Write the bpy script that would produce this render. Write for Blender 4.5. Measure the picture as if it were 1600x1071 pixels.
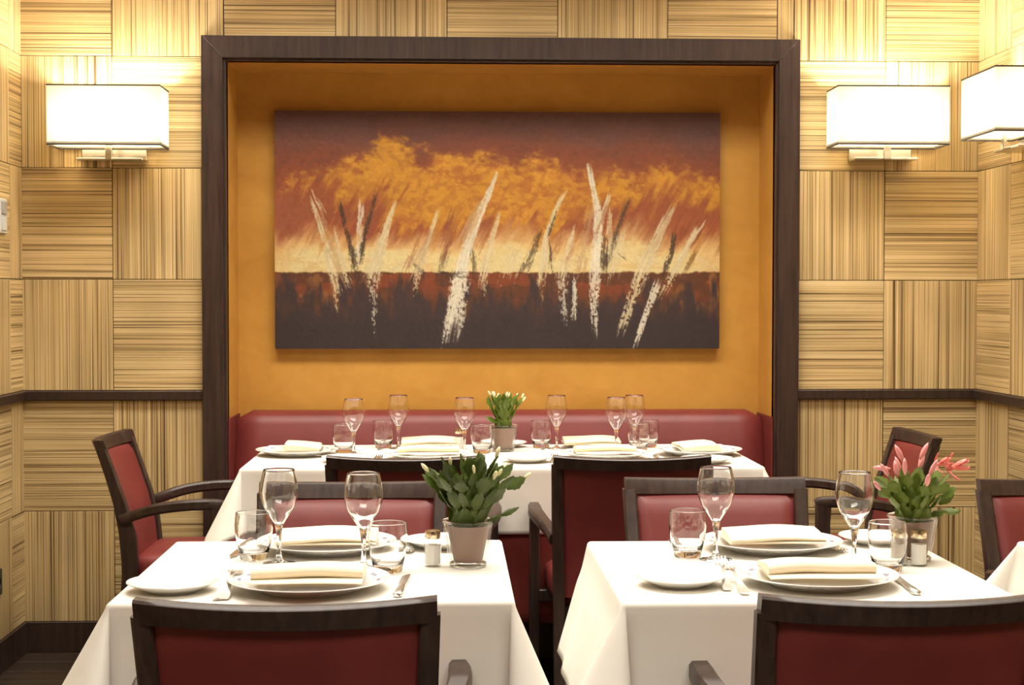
import bpy, bmesh, math, random
import numpy as np
from mathutils import Vector, Matrix, Euler

for o in list(bpy.data.objects):
    bpy.data.objects.remove(o, do_unlink=True)
scene = bpy.context.scene
C = scene.collection
R = math.radians
PI = math.pi

# ------------------------------------------------------------------ camera
cam = bpy.data.cameras.new('camera')
cam.sensor_fit = 'HORIZONTAL'
cam.sensor_width = 36.0
cam.lens = 2457.43 * 36.0 / 1600.0
cam.clip_start = 0.05
camo = bpy.data.objects.new('camera', cam)
C.objects.link(camo)
camo.location = (0.0078, -5.7118, 1.2806)
YAW, PITCH, ROLL = 0.0399, 0.0282, -0.0008
camo.matrix_world = (Matrix.Translation(camo.location) @ Matrix.Rotation(-YAW, 4, 'Z')
                     @ Matrix.Rotation(PI / 2 - PITCH, 4, 'X') @ Matrix.Rotation(-ROLL, 4, 'Z'))
scene.camera = camo

# ------------------------------------------------------------------ world, room lights, exposure
w = bpy.data.worlds.new('room_air')
scene.world = w
w.use_nodes = True
w.node_tree.nodes['Background'].inputs['Color'].default_value = (1.0, 0.86, 0.68, 1)
w.node_tree.nodes['Background'].inputs['Strength'].default_value = 0.05

scene.view_settings.view_transform = 'Standard'
scene.view_settings.look = 'None'
scene.view_settings.gamma = 1.0
scene.view_settings.use_curve_mapping = False
scene.view_settings.exposure = 0.55

def area(name, loc, sx, sy, power, col, rot=(0, 0, 0), spread=PI):
    l = bpy.data.lights.new(name, 'AREA')
    l.shape = 'RECTANGLE'
    l.size, l.size_y = sx, sy
    l.energy = power
    l.color = col
    l.spread = spread
    o = bpy.data.objects.new(name, l)
    C.objects.link(o)
    o.location = loc
    o.rotation_euler = rot
    return o

WARM = (1.0, 0.945, 0.85)
SPR = R(132)
area('ceiling_light_over_back_table', (0.2, -0.80, 2.72), 2.9, 0.40, 42, WARM, spread=SPR)
area('ceiling_light_over_front_tables', (0.3, -2.45, 2.72), 2.9, 0.8, 38, WARM, spread=SPR)
area('cloth_front_fill_light', (0.2, -5.2, 2.72), 2.4, 0.8, 50, WARM, spread=SPR)  # unseen fill lamp, added to brighten the camera-facing sides of the cloths

# ------------------------------------------------------------------ helpers
def link(o):
    C.objects.link(o)
    return o

def tag(o, label=None, cat=None, group=None, kind=None):
    if label: o['label'] = label
    if cat: o['category'] = cat
    if group: o['group'] = group
    if kind: o['kind'] = kind
    return o

def thing(name, label, cat, loc=(0, 0, 0), rz=0.0, group=None):
    o = link(bpy.data.objects.new(name, None))
    o.empty_display_size = 0.05
    o.location = loc
    o.rotation_euler = (0, 0, rz)
    return tag(o, label, cat, group)

def copy_tree(o, parent=None):
    c = link(o.copy())
    c.parent = parent
    for ch in list(o.children):
        copy_tree(ch, c)
    return c

def relabel(o, label, group=None):
    o['label'] = label
    if group: o['group'] = group
    return o

class MB:
    def __init__(s):
        s.v, s.f = [], []
    def add(s, vs, fs):
        b = len(s.v)
        s.v += [tuple(v) for v in vs]
        s.f += [tuple(i + b for i in f) for f in fs]
        return s
    def box(s, x0, x1, y0, y1, z0, z1, bev=0.0, M=None, seg=1):
        bm = bmesh.new()
        bmesh.ops.create_cube(bm, size=1.0)
        for v in bm.verts:
            v.co = Vector(((x0 + x1) / 2 + v.co.x * (x1 - x0), (y0 + y1) / 2 + v.co.y * (y1 - y0), (z0 + z1) / 2 + v.co.z * (z1 - z0)))
        if bev > 0:
            bmesh.ops.bevel(bm, geom=bm.edges[:], offset=bev, segments=seg, profile=0.5, affect='EDGES')
        if M is not None:
            bmesh.ops.transform(bm, matrix=M, verts=bm.verts)
        bm.verts.index_update()
        s.add([v.co[:] for v in bm.verts], [[v.index for v in f.verts] for f in bm.faces])
        bm.free()
        return s
    def lathe(s, prof, n=32, M=None, caps=False):
        """prof: list of (r, z); r=0 collapses to a pole."""
        vs, fs, rings = [], [], []
        for r, z in prof:
            if r < 1e-6:
                rings.append([len(vs)]); vs.append((0, 0, z))
            else:
                rings.append(list(range(len(vs), len(vs) + n)))
                for k in range(n):
                    a = 2 * PI * k / n
                    vs.append((r * math.cos(a), r * math.sin(a), z))
        for a, b in zip(rings[:-1], rings[1:]):
            for k in range(n):
                k2 = (k + 1) % n
                if len(a) == 1 and len(b) == 1: continue
                if len(a) == 1: fs.append((a[0], b[k2], b[k]))
                elif len(b) == 1: fs.append((a[k], a[k2], b[0]))
                else: fs.append((a[k], a[k2], b[k2], b[k]))
        if M is not None:
            vs = [(M @ Vector(v))[:] for v in vs]
        return s.add(vs, fs)
    def loft(s, sections, closed=True, caps=True):
        """sections: list of equal-length lists of points."""
        n = len(sections[0])
        vs = [p for sec in sections for p in sec]
        fs = []
        for i in range(len(sections) - 1):
            for k in range(n if closed else n - 1):
                k2 = (k + 1) % n
                fs.append((i * n + k, i * n + k2, (i + 1) * n + k2, (i + 1) * n + k))
        if caps and closed:
            fs.append(tuple(range(n))[::-1])
            b = (len(sections) - 1) * n
            fs.append(tuple(b + k for k in range(n)))
        return s.add(vs, fs)
    def build(s, name, mat, parent=None, smooth=False, angle=None, fix=True):
        me = bpy.data.meshes.new(name)
        me.from_pydata(s.v, [], s.f)
        if fix:
            bm = bmesh.new(); bm.from_mesh(me)
            bmesh.ops.recalc_face_normals(bm, faces=bm.faces)
            bm.to_mesh(me); bm.free()
        if smooth or angle:
            me.polygons.foreach_set('use_smooth', [True] * len(me.polygons))
            if angle: me.set_sharp_from_angle(angle=R(angle))
        me.update()
        if mat: me.materials.append(mat)
        o = link(bpy.data.objects.new(name, me))
        if parent: o.parent = parent
        return o

def struct(o, label=None, cat=None):
    o['kind'] = 'structure'
    return tag(o, label, cat)

# ------------------------------------------------------------------ materials
def s2l(c):
    out = []
    for x in c:
        x = x / 255.0
        out.append(x / 12.92 if x <= 0.04045 else ((x + 0.055) / 1.055) ** 2.4)
    return tuple(out) + (1.0,)

def mat(name, col=(0.5, 0.5, 0.5, 1), rough=0.5, metal=0.0, spec=0.5, coat=0.0, trans=0.0, ior=1.5, sheen=0.0):
    m = bpy.data.materials.new(name)
    m.use_nodes = True
    p = m.node_tree.nodes['Principled BSDF']
    p.inputs['Base Color'].default_value = col
    p.inputs['Roughness'].default_value = rough
    p.inputs['Metallic'].default_value = metal
    p.inputs['Specular IOR Level'].default_value = spec
    p.inputs['Coat Weight'].default_value = coat
    p.inputs['Transmission Weight'].default_value = trans
    p.inputs['IOR'].default_value = ior
    p.inputs['Sheen Weight'].default_value = sheen
    return m

def nd(m, t, **kw):
    n = m.node_tree.nodes.new(t)
    for k, v in kw.items():
        setattr(n, k, v)
    return n

def lk(m, a, b):
    m.node_tree.links.new(a, b)

def ramp(m, fac, stops, interp='LINEAR'):
    n = nd(m, 'ShaderNodeValToRGB')
    n.color_ramp.interpolation = interp
    els = n.color_ramp.elements
    while len(els) < len(stops): els.new(0.5)
    for e, (p, c) in zip(els, stops):
        e.position = p; e.color = c
    lk(m, fac, n.inputs[0])
    return n

def mapped_noise(m, scale_vec, scale=1.0, detail=3.0, rough=0.5, coord='Object', rnd=0.0, dist=0.0):
    tc = nd(m, 'ShaderNodeTexCoord')
    mp = nd(m, 'ShaderNodeMapping')
    mp.inputs['Scale'].default_value = scale_vec
    lk(m, tc.outputs[coord], mp.inputs['Vector'])
    vec = mp.outputs[0]
    if rnd:
        oi = nd(m, 'ShaderNodeObjectInfo')
        mu = nd(m, 'ShaderNodeMath', operation='MULTIPLY')
        mu.inputs[1].default_value = rnd
        lk(m, oi.outputs['Random'], mu.inputs[0])
        va = nd(m, 'ShaderNodeVectorMath', operation='ADD')
        lk(m, vec, va.inputs[0]); lk(m, mu.outputs[0], va.inputs[1])
        vec = va.outputs[0]
    n = nd(m, 'ShaderNodeTexNoise')
    n.inputs['Scale'].default_value = scale
    n.inputs['Detail'].default_value = detail
    n.inputs['Roughness'].default_value = rough
    n.inputs['Distortion'].default_value = dist
    lk(m, vec, n.inputs['Vector'])
    return n

def bump(m, h, strength=0.2, dist=0.002):
    b = nd(m, 'ShaderNodeBump')
    b.inputs['Strength'].default_value = strength
    b.inputs['Distance'].default_value = dist
    lk(m, h, b.inputs['Height'])
    lk(m, b.outputs[0], m.node_tree.nodes['Principled BSDF'].inputs['Normal'])

def pbsdf(m): return m.node_tree.nodes['Principled BSDF']

# striped veneer: stripes run along local Z, vary along local X
def veneer():
    m = mat('striped_veneer', rough=0.42, spec=0.35)
    n1 = mapped_noise(m, (230, 3.0, 0.8), 1.0, 1.5, 0.5, rnd=173.0)
    n2 = mapped_noise(m, (62, 2.0, 0.35), 1.0, 1.5, 0.5, rnd=311.0)
    n3 = mapped_noise(m, (5, 2.0, 3.0), 1.0, 1.0, 0.5, rnd=57.0)
    mx = nd(m, 'ShaderNodeMix', data_type='FLOAT'); mx.inputs[0].default_value = 0.30
    lk(m, n1.outputs[0], mx.inputs[2]); lk(m, n2.outputs[0], mx.inputs[3])
    r = ramp(m, mx.outputs[0], [(0.33, (0.075, 0.036, 0.016, 1)), (0.40, (0.25, 0.165, 0.075, 1)),
                                (0.47, (0.51, 0.355, 0.155, 1)), (0.56, (0.635, 0.465, 0.225, 1)), (0.68, (0.74, 0.58, 0.325, 1))])
    hs = nd(m, 'ShaderNodeHueSaturation')
    mr = nd(m, 'ShaderNodeMapRange')
    mr.inputs[1].default_value = 0.3; mr.inputs[2].default_value = 0.7
    mr.inputs[3].default_value = 0.86; mr.inputs[4].default_value = 1.12
    lk(m, n3.outputs[0], mr.inputs[0]); lk(m, mr.outputs[0], hs.inputs['Value'])
    lk(m, r.outputs[0], hs.inputs['Color'])
    lk(m, hs.outputs[0], pbsdf(m).inputs['Base Color'])
    bump(m, mx.outputs[0], 0.25, 0.0015)
    return m

def darkwood():
    m = mat('dark_wenge_wood', rough=0.38, spec=0.45)
    n = mapped_noise(m, (60, 60, 4), 1.0, 4, 0.6, rnd=20.0)
    r = ramp(m, n.outputs[0], [(0.3, (0.024, 0.0128, 0.0095, 1)), (0.55, (0.045, 0.0250, 0.0180, 1)), (0.8, (0.064, 0.037, 0.027, 1))])
    lk(m, r.outputs[0], pbsdf(m).inputs['Base Color'])
    bump(m, n.outputs[0], 0.08, 0.001)
    return m

def leather():
    m = mat('red_leather', rough=0.48, spec=0.5)
    n = mapped_noise(m, (9, 9, 9), 1.0, 3, 0.5, rnd=20.0)
    r = ramp(m, n.outputs[0], [(0.3, (0.150, 0.020, 0.017, 1)), (0.7, (0.185, 0.027, 0.023, 1))])
    lk(m, r.outputs[0], pbsdf(m).inputs['Base Color'])
    n2 = mapped_noise(m, (700, 700, 700), 1.0, 2, 0.5)
    bump(m, n2.outputs[0], 0.10, 0.0006)
    return m

def plaster():
    m = mat('orange_polished_plaster', rough=0.40, spec=0.3)
    n = mapped_noise(m, (2.2, 2.2, 2.8), 1.0, 6, 0.6, dist=0.6)
    n2 = mapped_noise(m, (9, 9, 11), 1.0, 4, 0.6, dist=1.0)
    mx = nd(m, 'ShaderNodeMix', data_type='FLOAT'); mx.inputs[0].default_value = 0.35
    lk(m, n.outputs[0], mx.inputs[2]); lk(m, n2.outputs[0], mx.inputs[3])
    r = ramp(m, mx.outputs[0], [(0.30, (0.46, 0.220, 0.040, 1)), (0.5, (0.54, 0.275, 0.055, 1)), (0.70, (0.61, 0.325, 0.072, 1))])
    lk(m, r.outputs[0], pbsdf(m).inputs['Base Color'])
    return m

def linen(name, a, b):
    m = mat(name, rough=0.85, spec=0.15, sheen=0.15)
    n = mapped_noise(m, (4, 4, 4), 1.0, 3, 0.5)
    r = ramp(m, n.outputs[0], [(0.3, a), (0.7, b)])
    lk(m, r.outputs[0], pbsdf(m).inputs['Base Color'])
    n2 = mapped_noise(m, (900, 900, 900), 1.0, 1, 0.5)
    n3 = mapped_noise(m, (14, 14, 14), 1.0, 3, 0.6)
    ad = nd(m, 'ShaderNodeMath', operation='MULTIPLY_ADD'); ad.inputs[1].default_value = 6.0
    lk(m, n3.outputs[0], ad.inputs[0]); lk(m, n2.outputs[0], ad.inputs[2])
    bump(m, ad.outputs[0], 0.12, 0.0012)
    return m

def glass(name, tint=(1, 1, 1, 1)):
    return mat(name, tint, rough=0.0, trans=1.0, ior=1.48, spec=0.5)

def floorwood():
    m = mat('dark_floor_boards', rough=0.45)
    n = mapped_noise(m, (3, 45, 45), 1.0, 4, 0.6, rnd=40)
    r = ramp(m, n.outputs[0], [(0.3, (0.020, 0.012, 0.008, 1)), (0.7, (0.052, 0.032, 0.021, 1))])
    lk(m, r.outputs[0], pbsdf(m).inputs['Base Color'])
    return m

def porcelain():
    m = mat('white_porcelain', (0.80, 0.78, 0.74, 1), rough=0.12, spec=0.5)
    # grey-blue printed sprigs on the rim, spaced round the plate
    tc = nd(m, 'ShaderNodeTexCoord')
    sx = nd(m, 'ShaderNodeSeparateXYZ'); lk(m, tc.outputs['Object'], sx.inputs[0])
    ang = nd(m, 'ShaderNodeMath', operation='ARCTAN2'); lk(m, sx.outputs[1], ang.inputs[0]); lk(m, sx.outputs[0], ang.inputs[1])
    sc = nd(m, 'ShaderNodeMath', operation='MULTIPLY'); lk(m, ang.outputs[0], sc.inputs[0]); sc.inputs[1].default_value = 14.0
    si = nd(m, 'ShaderNodeMath', operation='SINE'); lk(m, sc.outputs[0], si.inputs[0])
    xy = nd(m, 'ShaderNodeCombineXYZ'); lk(m, sx.outputs[0], xy.inputs[0]); lk(m, sx.outputs[1], xy.inputs[1])
    ln = nd(m, 'ShaderNodeVectorMath', operation='LENGTH'); lk(m, xy.outputs[0], ln.inputs[0])
    d1 = nd(m, 'ShaderNodeMath', operation='SUBTRACT'); lk(m, ln.outputs['Value'], d1.inputs[0]); d1.inputs[1].default_value = 0.1265
    d2 = nd(m, 'ShaderNodeMath', operation='ABSOLUTE'); lk(m, d1.outputs[0], d2.inputs[0])
    n = mapped_noise(m, (110, 110, 110), 1.0, 2, 0.6)
    d3 = nd(m, 'ShaderNodeMath', operation='MULTIPLY_ADD'); lk(m, n.outputs[0], d3.inputs[0]); d3.inputs[1].default_value = 0.016; lk(m, d2.outputs[0], d3.inputs[2])
    le = nd(m, 'ShaderNodeMath', operation='LESS_THAN'); lk(m, d3.outputs[0], le.inputs[0]); le.inputs[1].default_value = 0.0115
    gt = nd(m, 'ShaderNodeMath', operation='GREATER_THAN'); lk(m, si.outputs[0], gt.inputs[0]); gt.inputs[1].default_value = 0.1
    mu = nd(m, 'ShaderNodeMath', operation='MULTIPLY'); lk(m, le.outputs[0], mu.inputs[0]); lk(m, gt.outputs[0], mu.inputs[1])
    mx = nd(m, 'ShaderNodeMix', data_type='RGBA')
    lk(m, mu.outputs[0], mx.inputs[0])
    mx.inputs[6].default_value = (0.80, 0.78, 0.74, 1); mx.inputs[7].default_value = (0.30, 0.29, 0.36, 1)
    lk(m, mx.outputs[2], pbsdf(m).inputs['Base Color'])
    return m

def leafmat(name, a, b):
    m = mat(name, rough=0.48, spec=0.4)
    n = mapped_noise(m, (30, 30, 30), 1.0, 3, 0.5, rnd=9.0)
    r = ramp(m, n.outputs[0], [(0.3, a), (0.7, b)])
    lk(m, r.outputs[0], pbsdf(m).inputs['Base Color'])
    pbsdf(m).inputs['Subsurface Weight'].default_value = 0.0
    return m

def shade_fabric(name='cream_shade_fabric', tr=(0.115, 0.106, 0.080, 1)):
    m = bpy.data.materials.new(name)
    m.use_nodes = True
    nt = m.node_tree
    nt.nodes.remove(nt.nodes['Principled BSDF'])
    out = nt.nodes['Material Output']
    d = nd(m, 'ShaderNodeBsdfDiffuse'); d.inputs[0].default_value = (0.72, 0.66, 0.52, 1)
    t = nd(m, 'ShaderNodeBsdfTranslucent'); t.inputs[0].default_value = tr
    mx = nd(m, 'ShaderNodeMixShader'); mx.inputs[0].default_value = 0.55
    lk(m, d.outputs[0], mx.inputs[1]); lk(m, t.outputs[0], mx.inputs[2])
    lk(m, mx.outputs[0], out.inputs[0])
    return m

VEN = veneer(); WOOD = darkwood(); LEA = leather(); PLA = plaster(); FLO = floorwood()
BACKING = mat('dark_joint_backing', (0.06, 0.04, 0.02, 1), 0.8)
CLOTH = linen('white_tablecloth_linen', (0.82, 0.775, 0.685, 1), (0.845, 0.80, 0.715, 1))
UNDER = linen('burgundy_undercloth', (0.15, 0.024, 0.017, 1), (0.19, 0.03, 0.022, 1))
NAPK = linen('cream_napkin_linen', (0.80, 0.69, 0.50, 1), (0.83, 0.73, 0.55, 1))
PORC = porcelain()
PLAINP = mat('plain_porcelain', (0.80, 0.78, 0.74, 1), 0.12)
GLASS = glass('clear_glass')
def thin_glass():
    m = bpy.data.materials.new('thin_clear_glass'); m.use_nodes = True
    nt = m.node_tree; nt.nodes.remove(nt.nodes['Principled BSDF'])
    tr = nd(m, 'ShaderNodeBsdfTransparent'); tr.inputs[0].default_value = (0.965, 0.97, 0.965, 1)
    gl = nd(m, 'ShaderNodeBsdfGlossy'); gl.inputs['Roughness'].default_value = 0.02
    lw = nd(m, 'ShaderNodeLayerWeight'); lw.inputs[0].default_value = 0.5
    pw = nd(m, 'ShaderNodeMath', operation='POWER'); lk(m, lw.outputs['Facing'], pw.inputs[0]); pw.inputs[1].default_value = 3.5
    ma = nd(m, 'ShaderNodeMath', operation='MULTIPLY_ADD'); lk(m, pw.outputs[0], ma.inputs[0]); ma.inputs[1].default_value = 0.75; ma.inputs[2].default_value = 0.025
    mx = nd(m, 'ShaderNodeMixShader'); lk(m, ma.outputs[0], mx.inputs[0]); lk(m, tr.outputs[0], mx.inputs[1]); lk(m, gl.outputs[0], mx.inputs[2])
    lk(m, mx.outputs[0], nt.nodes['Material Output'].inputs[0])
    return m
THIN = thin_glass()
STEEL = mat('polished_cutlery_steel', (0.85, 0.83, 0.79, 1), 0.24, metal=1.0)
CHROME = mat('brushed_chrome', (0.72, 0.68, 0.62, 1), 0.22, metal=1.0)
CAPM = mat('brass_tinted_cap', (0.72, 0.60, 0.42, 1), 0.2, metal=1.0)
SALT = mat('salt_grains', (0.85, 0.82, 0.76, 1), 0.9)
PEPPER = mat('pepper_grains', (0.62, 0.55, 0.45, 1), 0.9)
POTB = mat('brown_inner_pot', (0.29, 0.165, 0.115, 1), 0.55)
SOIL = mat('dark_soil', (0.05, 0.032, 0.02, 1), 0.95)
LEAF_D = leafmat('dark_cactus_leaf', (0.036, 0.058, 0.005, 1), (0.078, 0.112, 0.010, 1))
LEAF_M = leafmat('mid_cactus_leaf', (0.078, 0.120, 0.010, 1), (0.150, 0.205, 0.022, 1))
BUDW = mat('cream_bud', (0.78, 0.72, 0.42, 1), 0.5)
BUDP = mat('pink_bud', (0.82, 0.33, 0.32, 1), 0.45)
PETAL = mat('coral_petal', (0.83, 0.22, 0.18, 1), 0.45)
SHADE = shade_fabric()
DIFF = shade_fabric('opal_diffuser', (0.80, 0.76, 0.66, 1))
PIPING = mat('dark_shade_piping', (0.03, 0.022, 0.016, 1), 0.6)
PAINTW = mat('off_white_ceiling_paint', (0.72, 0.66, 0.56, 1), 0.8)
SWITCH = mat('switch_plate_plastic', (0.62, 0.62, 0.58, 1), 0.35)
SOCKET = mat('socket_plastic', (0.02, 0.018, 0.016, 1), 0.4)

# ------------------------------------------------------------------ the room
XL, XR = -1.525, 1.949
YF = -7.6
ZC = 2.75
T = 0.4
ZR = 0.9466           # top of the dado rail
ZB = 0.9116           # underside of the rail
FX0, FX1, FZ = -0.878, 1.280, 2.219     # frame, outside
IX0, IX1, IZ = -0.801, 1.203, 2.140     # frame, inside
NX0, NX1, NZ = -0.791, 1.194, 2.131     # niche
NY = 0.28

mb = MB(); mb.box(XL - 0.15, XR + 0.15, YF - 0.1, 0.45, -0.10, -0.02)
floor = struct(mb.build('floor', BACKING))
mb = MB(); mb.box(XL - 0.15, XR + 0.15, YF - 0.1, 0.45, ZC, ZC + 0.1)
struct(mb.build('ceiling', PAINTW))
# boards of the floor, laid across the room
pl_mesh = {}
rnd = random.Random(5)
y = -0.006
row = 0
while y > -6.4:
    wdt = 0.142
    cut = XL + (0.55 + 0.9 * ((row * 0.37) % 1.0)) * 1.6
    for x0, x1 in ((XL, cut), (cut, XR)):
        mb = MB(); mb.box(x0 + 0.001, x1 - 0.001, -wdt / 2 + 0.001, wdt / 2 - 0.001, -0.02, 0.0, 0.0015)
        p = mb.build('floor_board', FLO, floor)
        p.location = (0, y - wdt / 2, 0)
    y -= wdt
    row += 1
mb = MB(); mb.box(XL, XR, YF, -6.40, -0.02, 0.0)
mb.build('far_floor_boards', FLO, floor)

# back wall with its opening
mb = MB()
mb.box(XL - 0.15, IX0 - 0.03, 0.004, 0.12, 0, ZC)
mb.box(IX1 + 0.03, XR + 0.15, 0.004, 0.12, 0, ZC)
mb.box(IX0 - 0.03, IX1 + 0.03, 0.004, 0.12, IZ + 0.03, ZC)
wall_back = struct(mb.build('wall_back', BACKING))
mb = MB(); mb.box(XL - 0.12, XL - 0.004, YF, 0.004, 0, ZC)
wall_left = struct(mb.build('wall_left', BACKING))
mb = MB(); mb.box(XR + 0.004, XR + 0.12, YF, 0.004, 0, ZC)
wall_right = struct(mb.build('wall_right', BACKING))
mb = MB(); mb.box(XL - 0.12, XR + 0.12, YF - 0.1, YF, 0, ZC)
struct(mb.build('wall_front', mat('taupe_rear_wall', (0.16, 0.12, 0.085, 1), 0.7)))
# niche shell
mb = MB()
mb.box(NX0, NX1, NY, NY + 0.04, 0, NZ)
mb.box(NX0 - 0.04, NX0, 0.0, NY + 0.04, 0, NZ)
mb.box(NX1, NX1 + 0.04, 0.0, NY + 0.04, 0, NZ)
mb.box(NX0 - 0.04, NX1 + 0.04, 0.0, NY + 0.04, NZ, NZ + 0.04)
struct(mb.build('wall_niche', PLA))

# veneer tiles; local X across the stripes, local Z along, local Y proud of the wall
tile_cache = {}
def tile_mesh(wd, ht):
    k = (round(wd, 4), round(ht, 4))
    if k not in tile_cache:
        mb = MB(); mb.box(-wd / 2, wd / 2, -0.004, 0.003, -ht / 2, ht / 2, 0.0012)
        me = bpy.data.meshes.new('veneer_tile')
        me.from_pydata(mb.v, [], mb.f)
        bm = bmesh.new(); bm.from_mesh(me); bmesh.ops.recalc_face_normals(bm, faces=bm.faces); bm.to_mesh(me); bm.free()
        me.materials.append(VEN)
        tile_cache[k] = me
    return tile_cache[k]

GAP = 0.0012
def put_tile(parent, a0, a1, z0, z1, vertical, wall):
    """a = coordinate along the wall."""
    if a1 - a0 < 0.02 or z1 - z0 < 0.02: return
    wd, ht = a1 - a0 - 2 * GAP, z1 - z0 - 2 * GAP
    me = tile_mesh(wd, ht) if vertical else tile_mesh(ht, wd)
    o = link(bpy.data.objects.new('veneer_tile', me))
    o.parent = parent
    ac, zc = (a0 + a1) / 2, (z0 + z1) / 2
    base = {'back': 0.0, 'left': PI / 2, 'right': -PI / 2}[wall]
    M = Matrix.Rotation(base, 4, 'Z') @ (Matrix.Identity(4) if vertical else Matrix.Rotation(PI / 2, 4, 'Y'))
    loc = {'back': (ac, 0, zc), 'left': (XL, ac, zc), 'right': (XR, ac, zc)}[wall]
    o.matrix_local = Matrix.Translation(loc) @ M

rows = []
for j in range(0, 5):
    rows.append((j, ZR + j * T, min(ZR + (j + 1) * T, ZC)))
rows.append((-1, ZB - T, ZB)); rows.append((-2, ZB - 2 * T, ZB - T))
for i in range(-4, 5):
    for j, z0, z1 in rows:
        a0, a1 = max(i * T, XL), min((i + 1) * T, XR)
        v = (i + j) % 2 == 0
        in0, in1 = FX0 + 0.02, FX1 - 0.02
        if z0 < FZ - 0.02:
            zz = FZ - 0.02
            if a0 < in0: put_tile(wall_back, a0, min(a1, in0), z0, z1 if a1 <= in0 else z1, v, 'back')
            if a1 > in1: put_tile(wall_back, max(a0, in1), a1, z0, z1, v, 'back')
            if z1 > zz:
                b0, b1 = max(a0, in0), min(a1, in1)
                if b1 > b0: put_tile(wall_back, b0, b1, zz, z1, v, 'back')
        else:
            put_tile(wall_back, a0, a1, z0, z1, v, 'back')
for wall, first, par in (('left', -0.158, wall_left), ('right', -0.342, wall_right)):
    joints = [0.0] + [first - T * k for k in range(0, 15)]
    for k in range(len(joints) - 1):
        for j, z0, z1 in rows:
            put_tile(par, joints[k + 1], joints[k], z0, z1, (k + j) % 2 == 1, wall)
    mb = MB()
    x0, x1 = (XL - 0.004, XL + 0.002) if wall == 'left' else (XR - 0.002, XR + 0.004)
    mb.box(x0, x1, YF, joints[-1], 0.11, ZC)
    mb.build('far_veneer', VEN, par)

# dado rail and skirting
def rail(name, parts):
    mb = MB()
    for b in parts: mb.box(*b, 0.003)
    return struct(mb.build(name, WOOD))
RD = 0.022
rail('trim_1', [(XL, FX0, -RD, 0.0, ZB, ZR)])
rail('trim_2', [(FX1, XR, -RD, 0.0, ZB, ZR)])
rail('trim_3', [(XL, XL + RD, YF, -RD, ZB, ZR)])
rail('trim_4', [(XR - RD, XR, YF, -RD, ZB, ZR)])
mb = MB(); mb.box(XL, FX0, -0.012, 0.004, 0, 0.1116, 0.002); mb.box(FX1, XR, -0.012, 0.004, 0, 0.1116, 0.002)
struct(mb.build('baseboard_back', WOOD))
mb = MB(); mb.box(XL - 0.004, XL + 0.012, YF, -0.012, 0, 0.1116, 0.002)
struct(mb.build('baseboard_left', WOOD))
mb = MB(); mb.box(XR - 0.012, XR + 0.004, YF, -0.012, 0, 0.1116, 0.002)
struct(mb.build('baseboard_right', WOOD))

# the dark portal frame round the niche
fr = link(bpy.data.objects.new('trim_5', None)); struct(fr)
FD = -0.032
def mitre(name, pts, y0, y1):
    mb = MB()
    n = len(pts)
    vs = [(x, y0, z) for x, z in pts] + [(x, y1, z) for x, z in pts]
    fs = [tuple(range(n)), tuple(range(n, 2 * n))] + [(k, (k + 1) % n, n + (k + 1) % n, n + k) for k in range(n)]
    mb.add(vs, fs)
    o = mb.build(name, WOOD, fr)
    b = o.modifiers.new('bevel', 'BEVEL'); b.width = 0.0015; b.segments = 1
    return o
mitre('frame_post', [(FX0, 0), (IX0, 0), (IX0, IZ), (FX0, FZ)], FD, 0.02)
mitre('frame_post', [(FX1, 0), (IX1, 0), (IX1, IZ), (FX1, FZ)], FD, 0.02)
mitre('frame_head', [(FX0, FZ), (FX1, FZ), (IX1, IZ), (IX0, IZ)], FD, 0.02)
mitre('frame_lining', [(IX0 - 0.01, 0), (NX0, 0), (NX0, NZ), (IX0 - 0.01, IZ + 0.01)], FD + 0.012, 0.03)
mitre('frame_lining', [(IX1 + 0.01, 0), (NX1, 0), (NX1, NZ), (IX1 + 0.01, IZ + 0.01)], FD + 0.012, 0.03)
mitre('frame_lining', [(IX0 - 0.01, IZ + 0.01), (IX1 + 0.01, IZ + 0.01), (NX1, NZ), (NX0, NZ)], FD + 0.012, 0.03)

# small wall plates on the left wall
t = thing('light_switch', 'pale grey light switch plate on the left wall above the rail', 'switch', (XL, -0.262, 1.56))
mb = MB(); mb.box(0.003, 0.012, -0.042, 0.042, -0.06, 0.06, 0.003); mb.build('plate', SWITCH, t)
for dz in (-0.028, 0.028):
    mb = MB(); mb.box(0.012, 0.016, -0.028, 0.028, dz - 0.022, dz + 0.022, 0.002)
    mb.build('rocker', SWITCH if dz < 0 else mat('grey_rocker', (0.35, 0.34, 0.32, 1), 0.4), t)
t = thing('wall_socket', 'dark wall socket low on the left wall', 'socket', (XL, -0.36, 0.315))
mb = MB(); mb.box(0.003, 0.012, -0.045, 0.045, -0.045, 0.045, 0.003); mb.build('plate', SOCKET, t)
mb = MB(); mb.lathe([(0, 0.0), (0.018, 0.0), (0.02, 0.003), (0.02, 0.0)], 16, Matrix.Translation((0.012, 0, 0)) @ Matrix.Rotation(PI / 2, 4, 'Y')); mb.build('insert', SOCKET, t)

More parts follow.
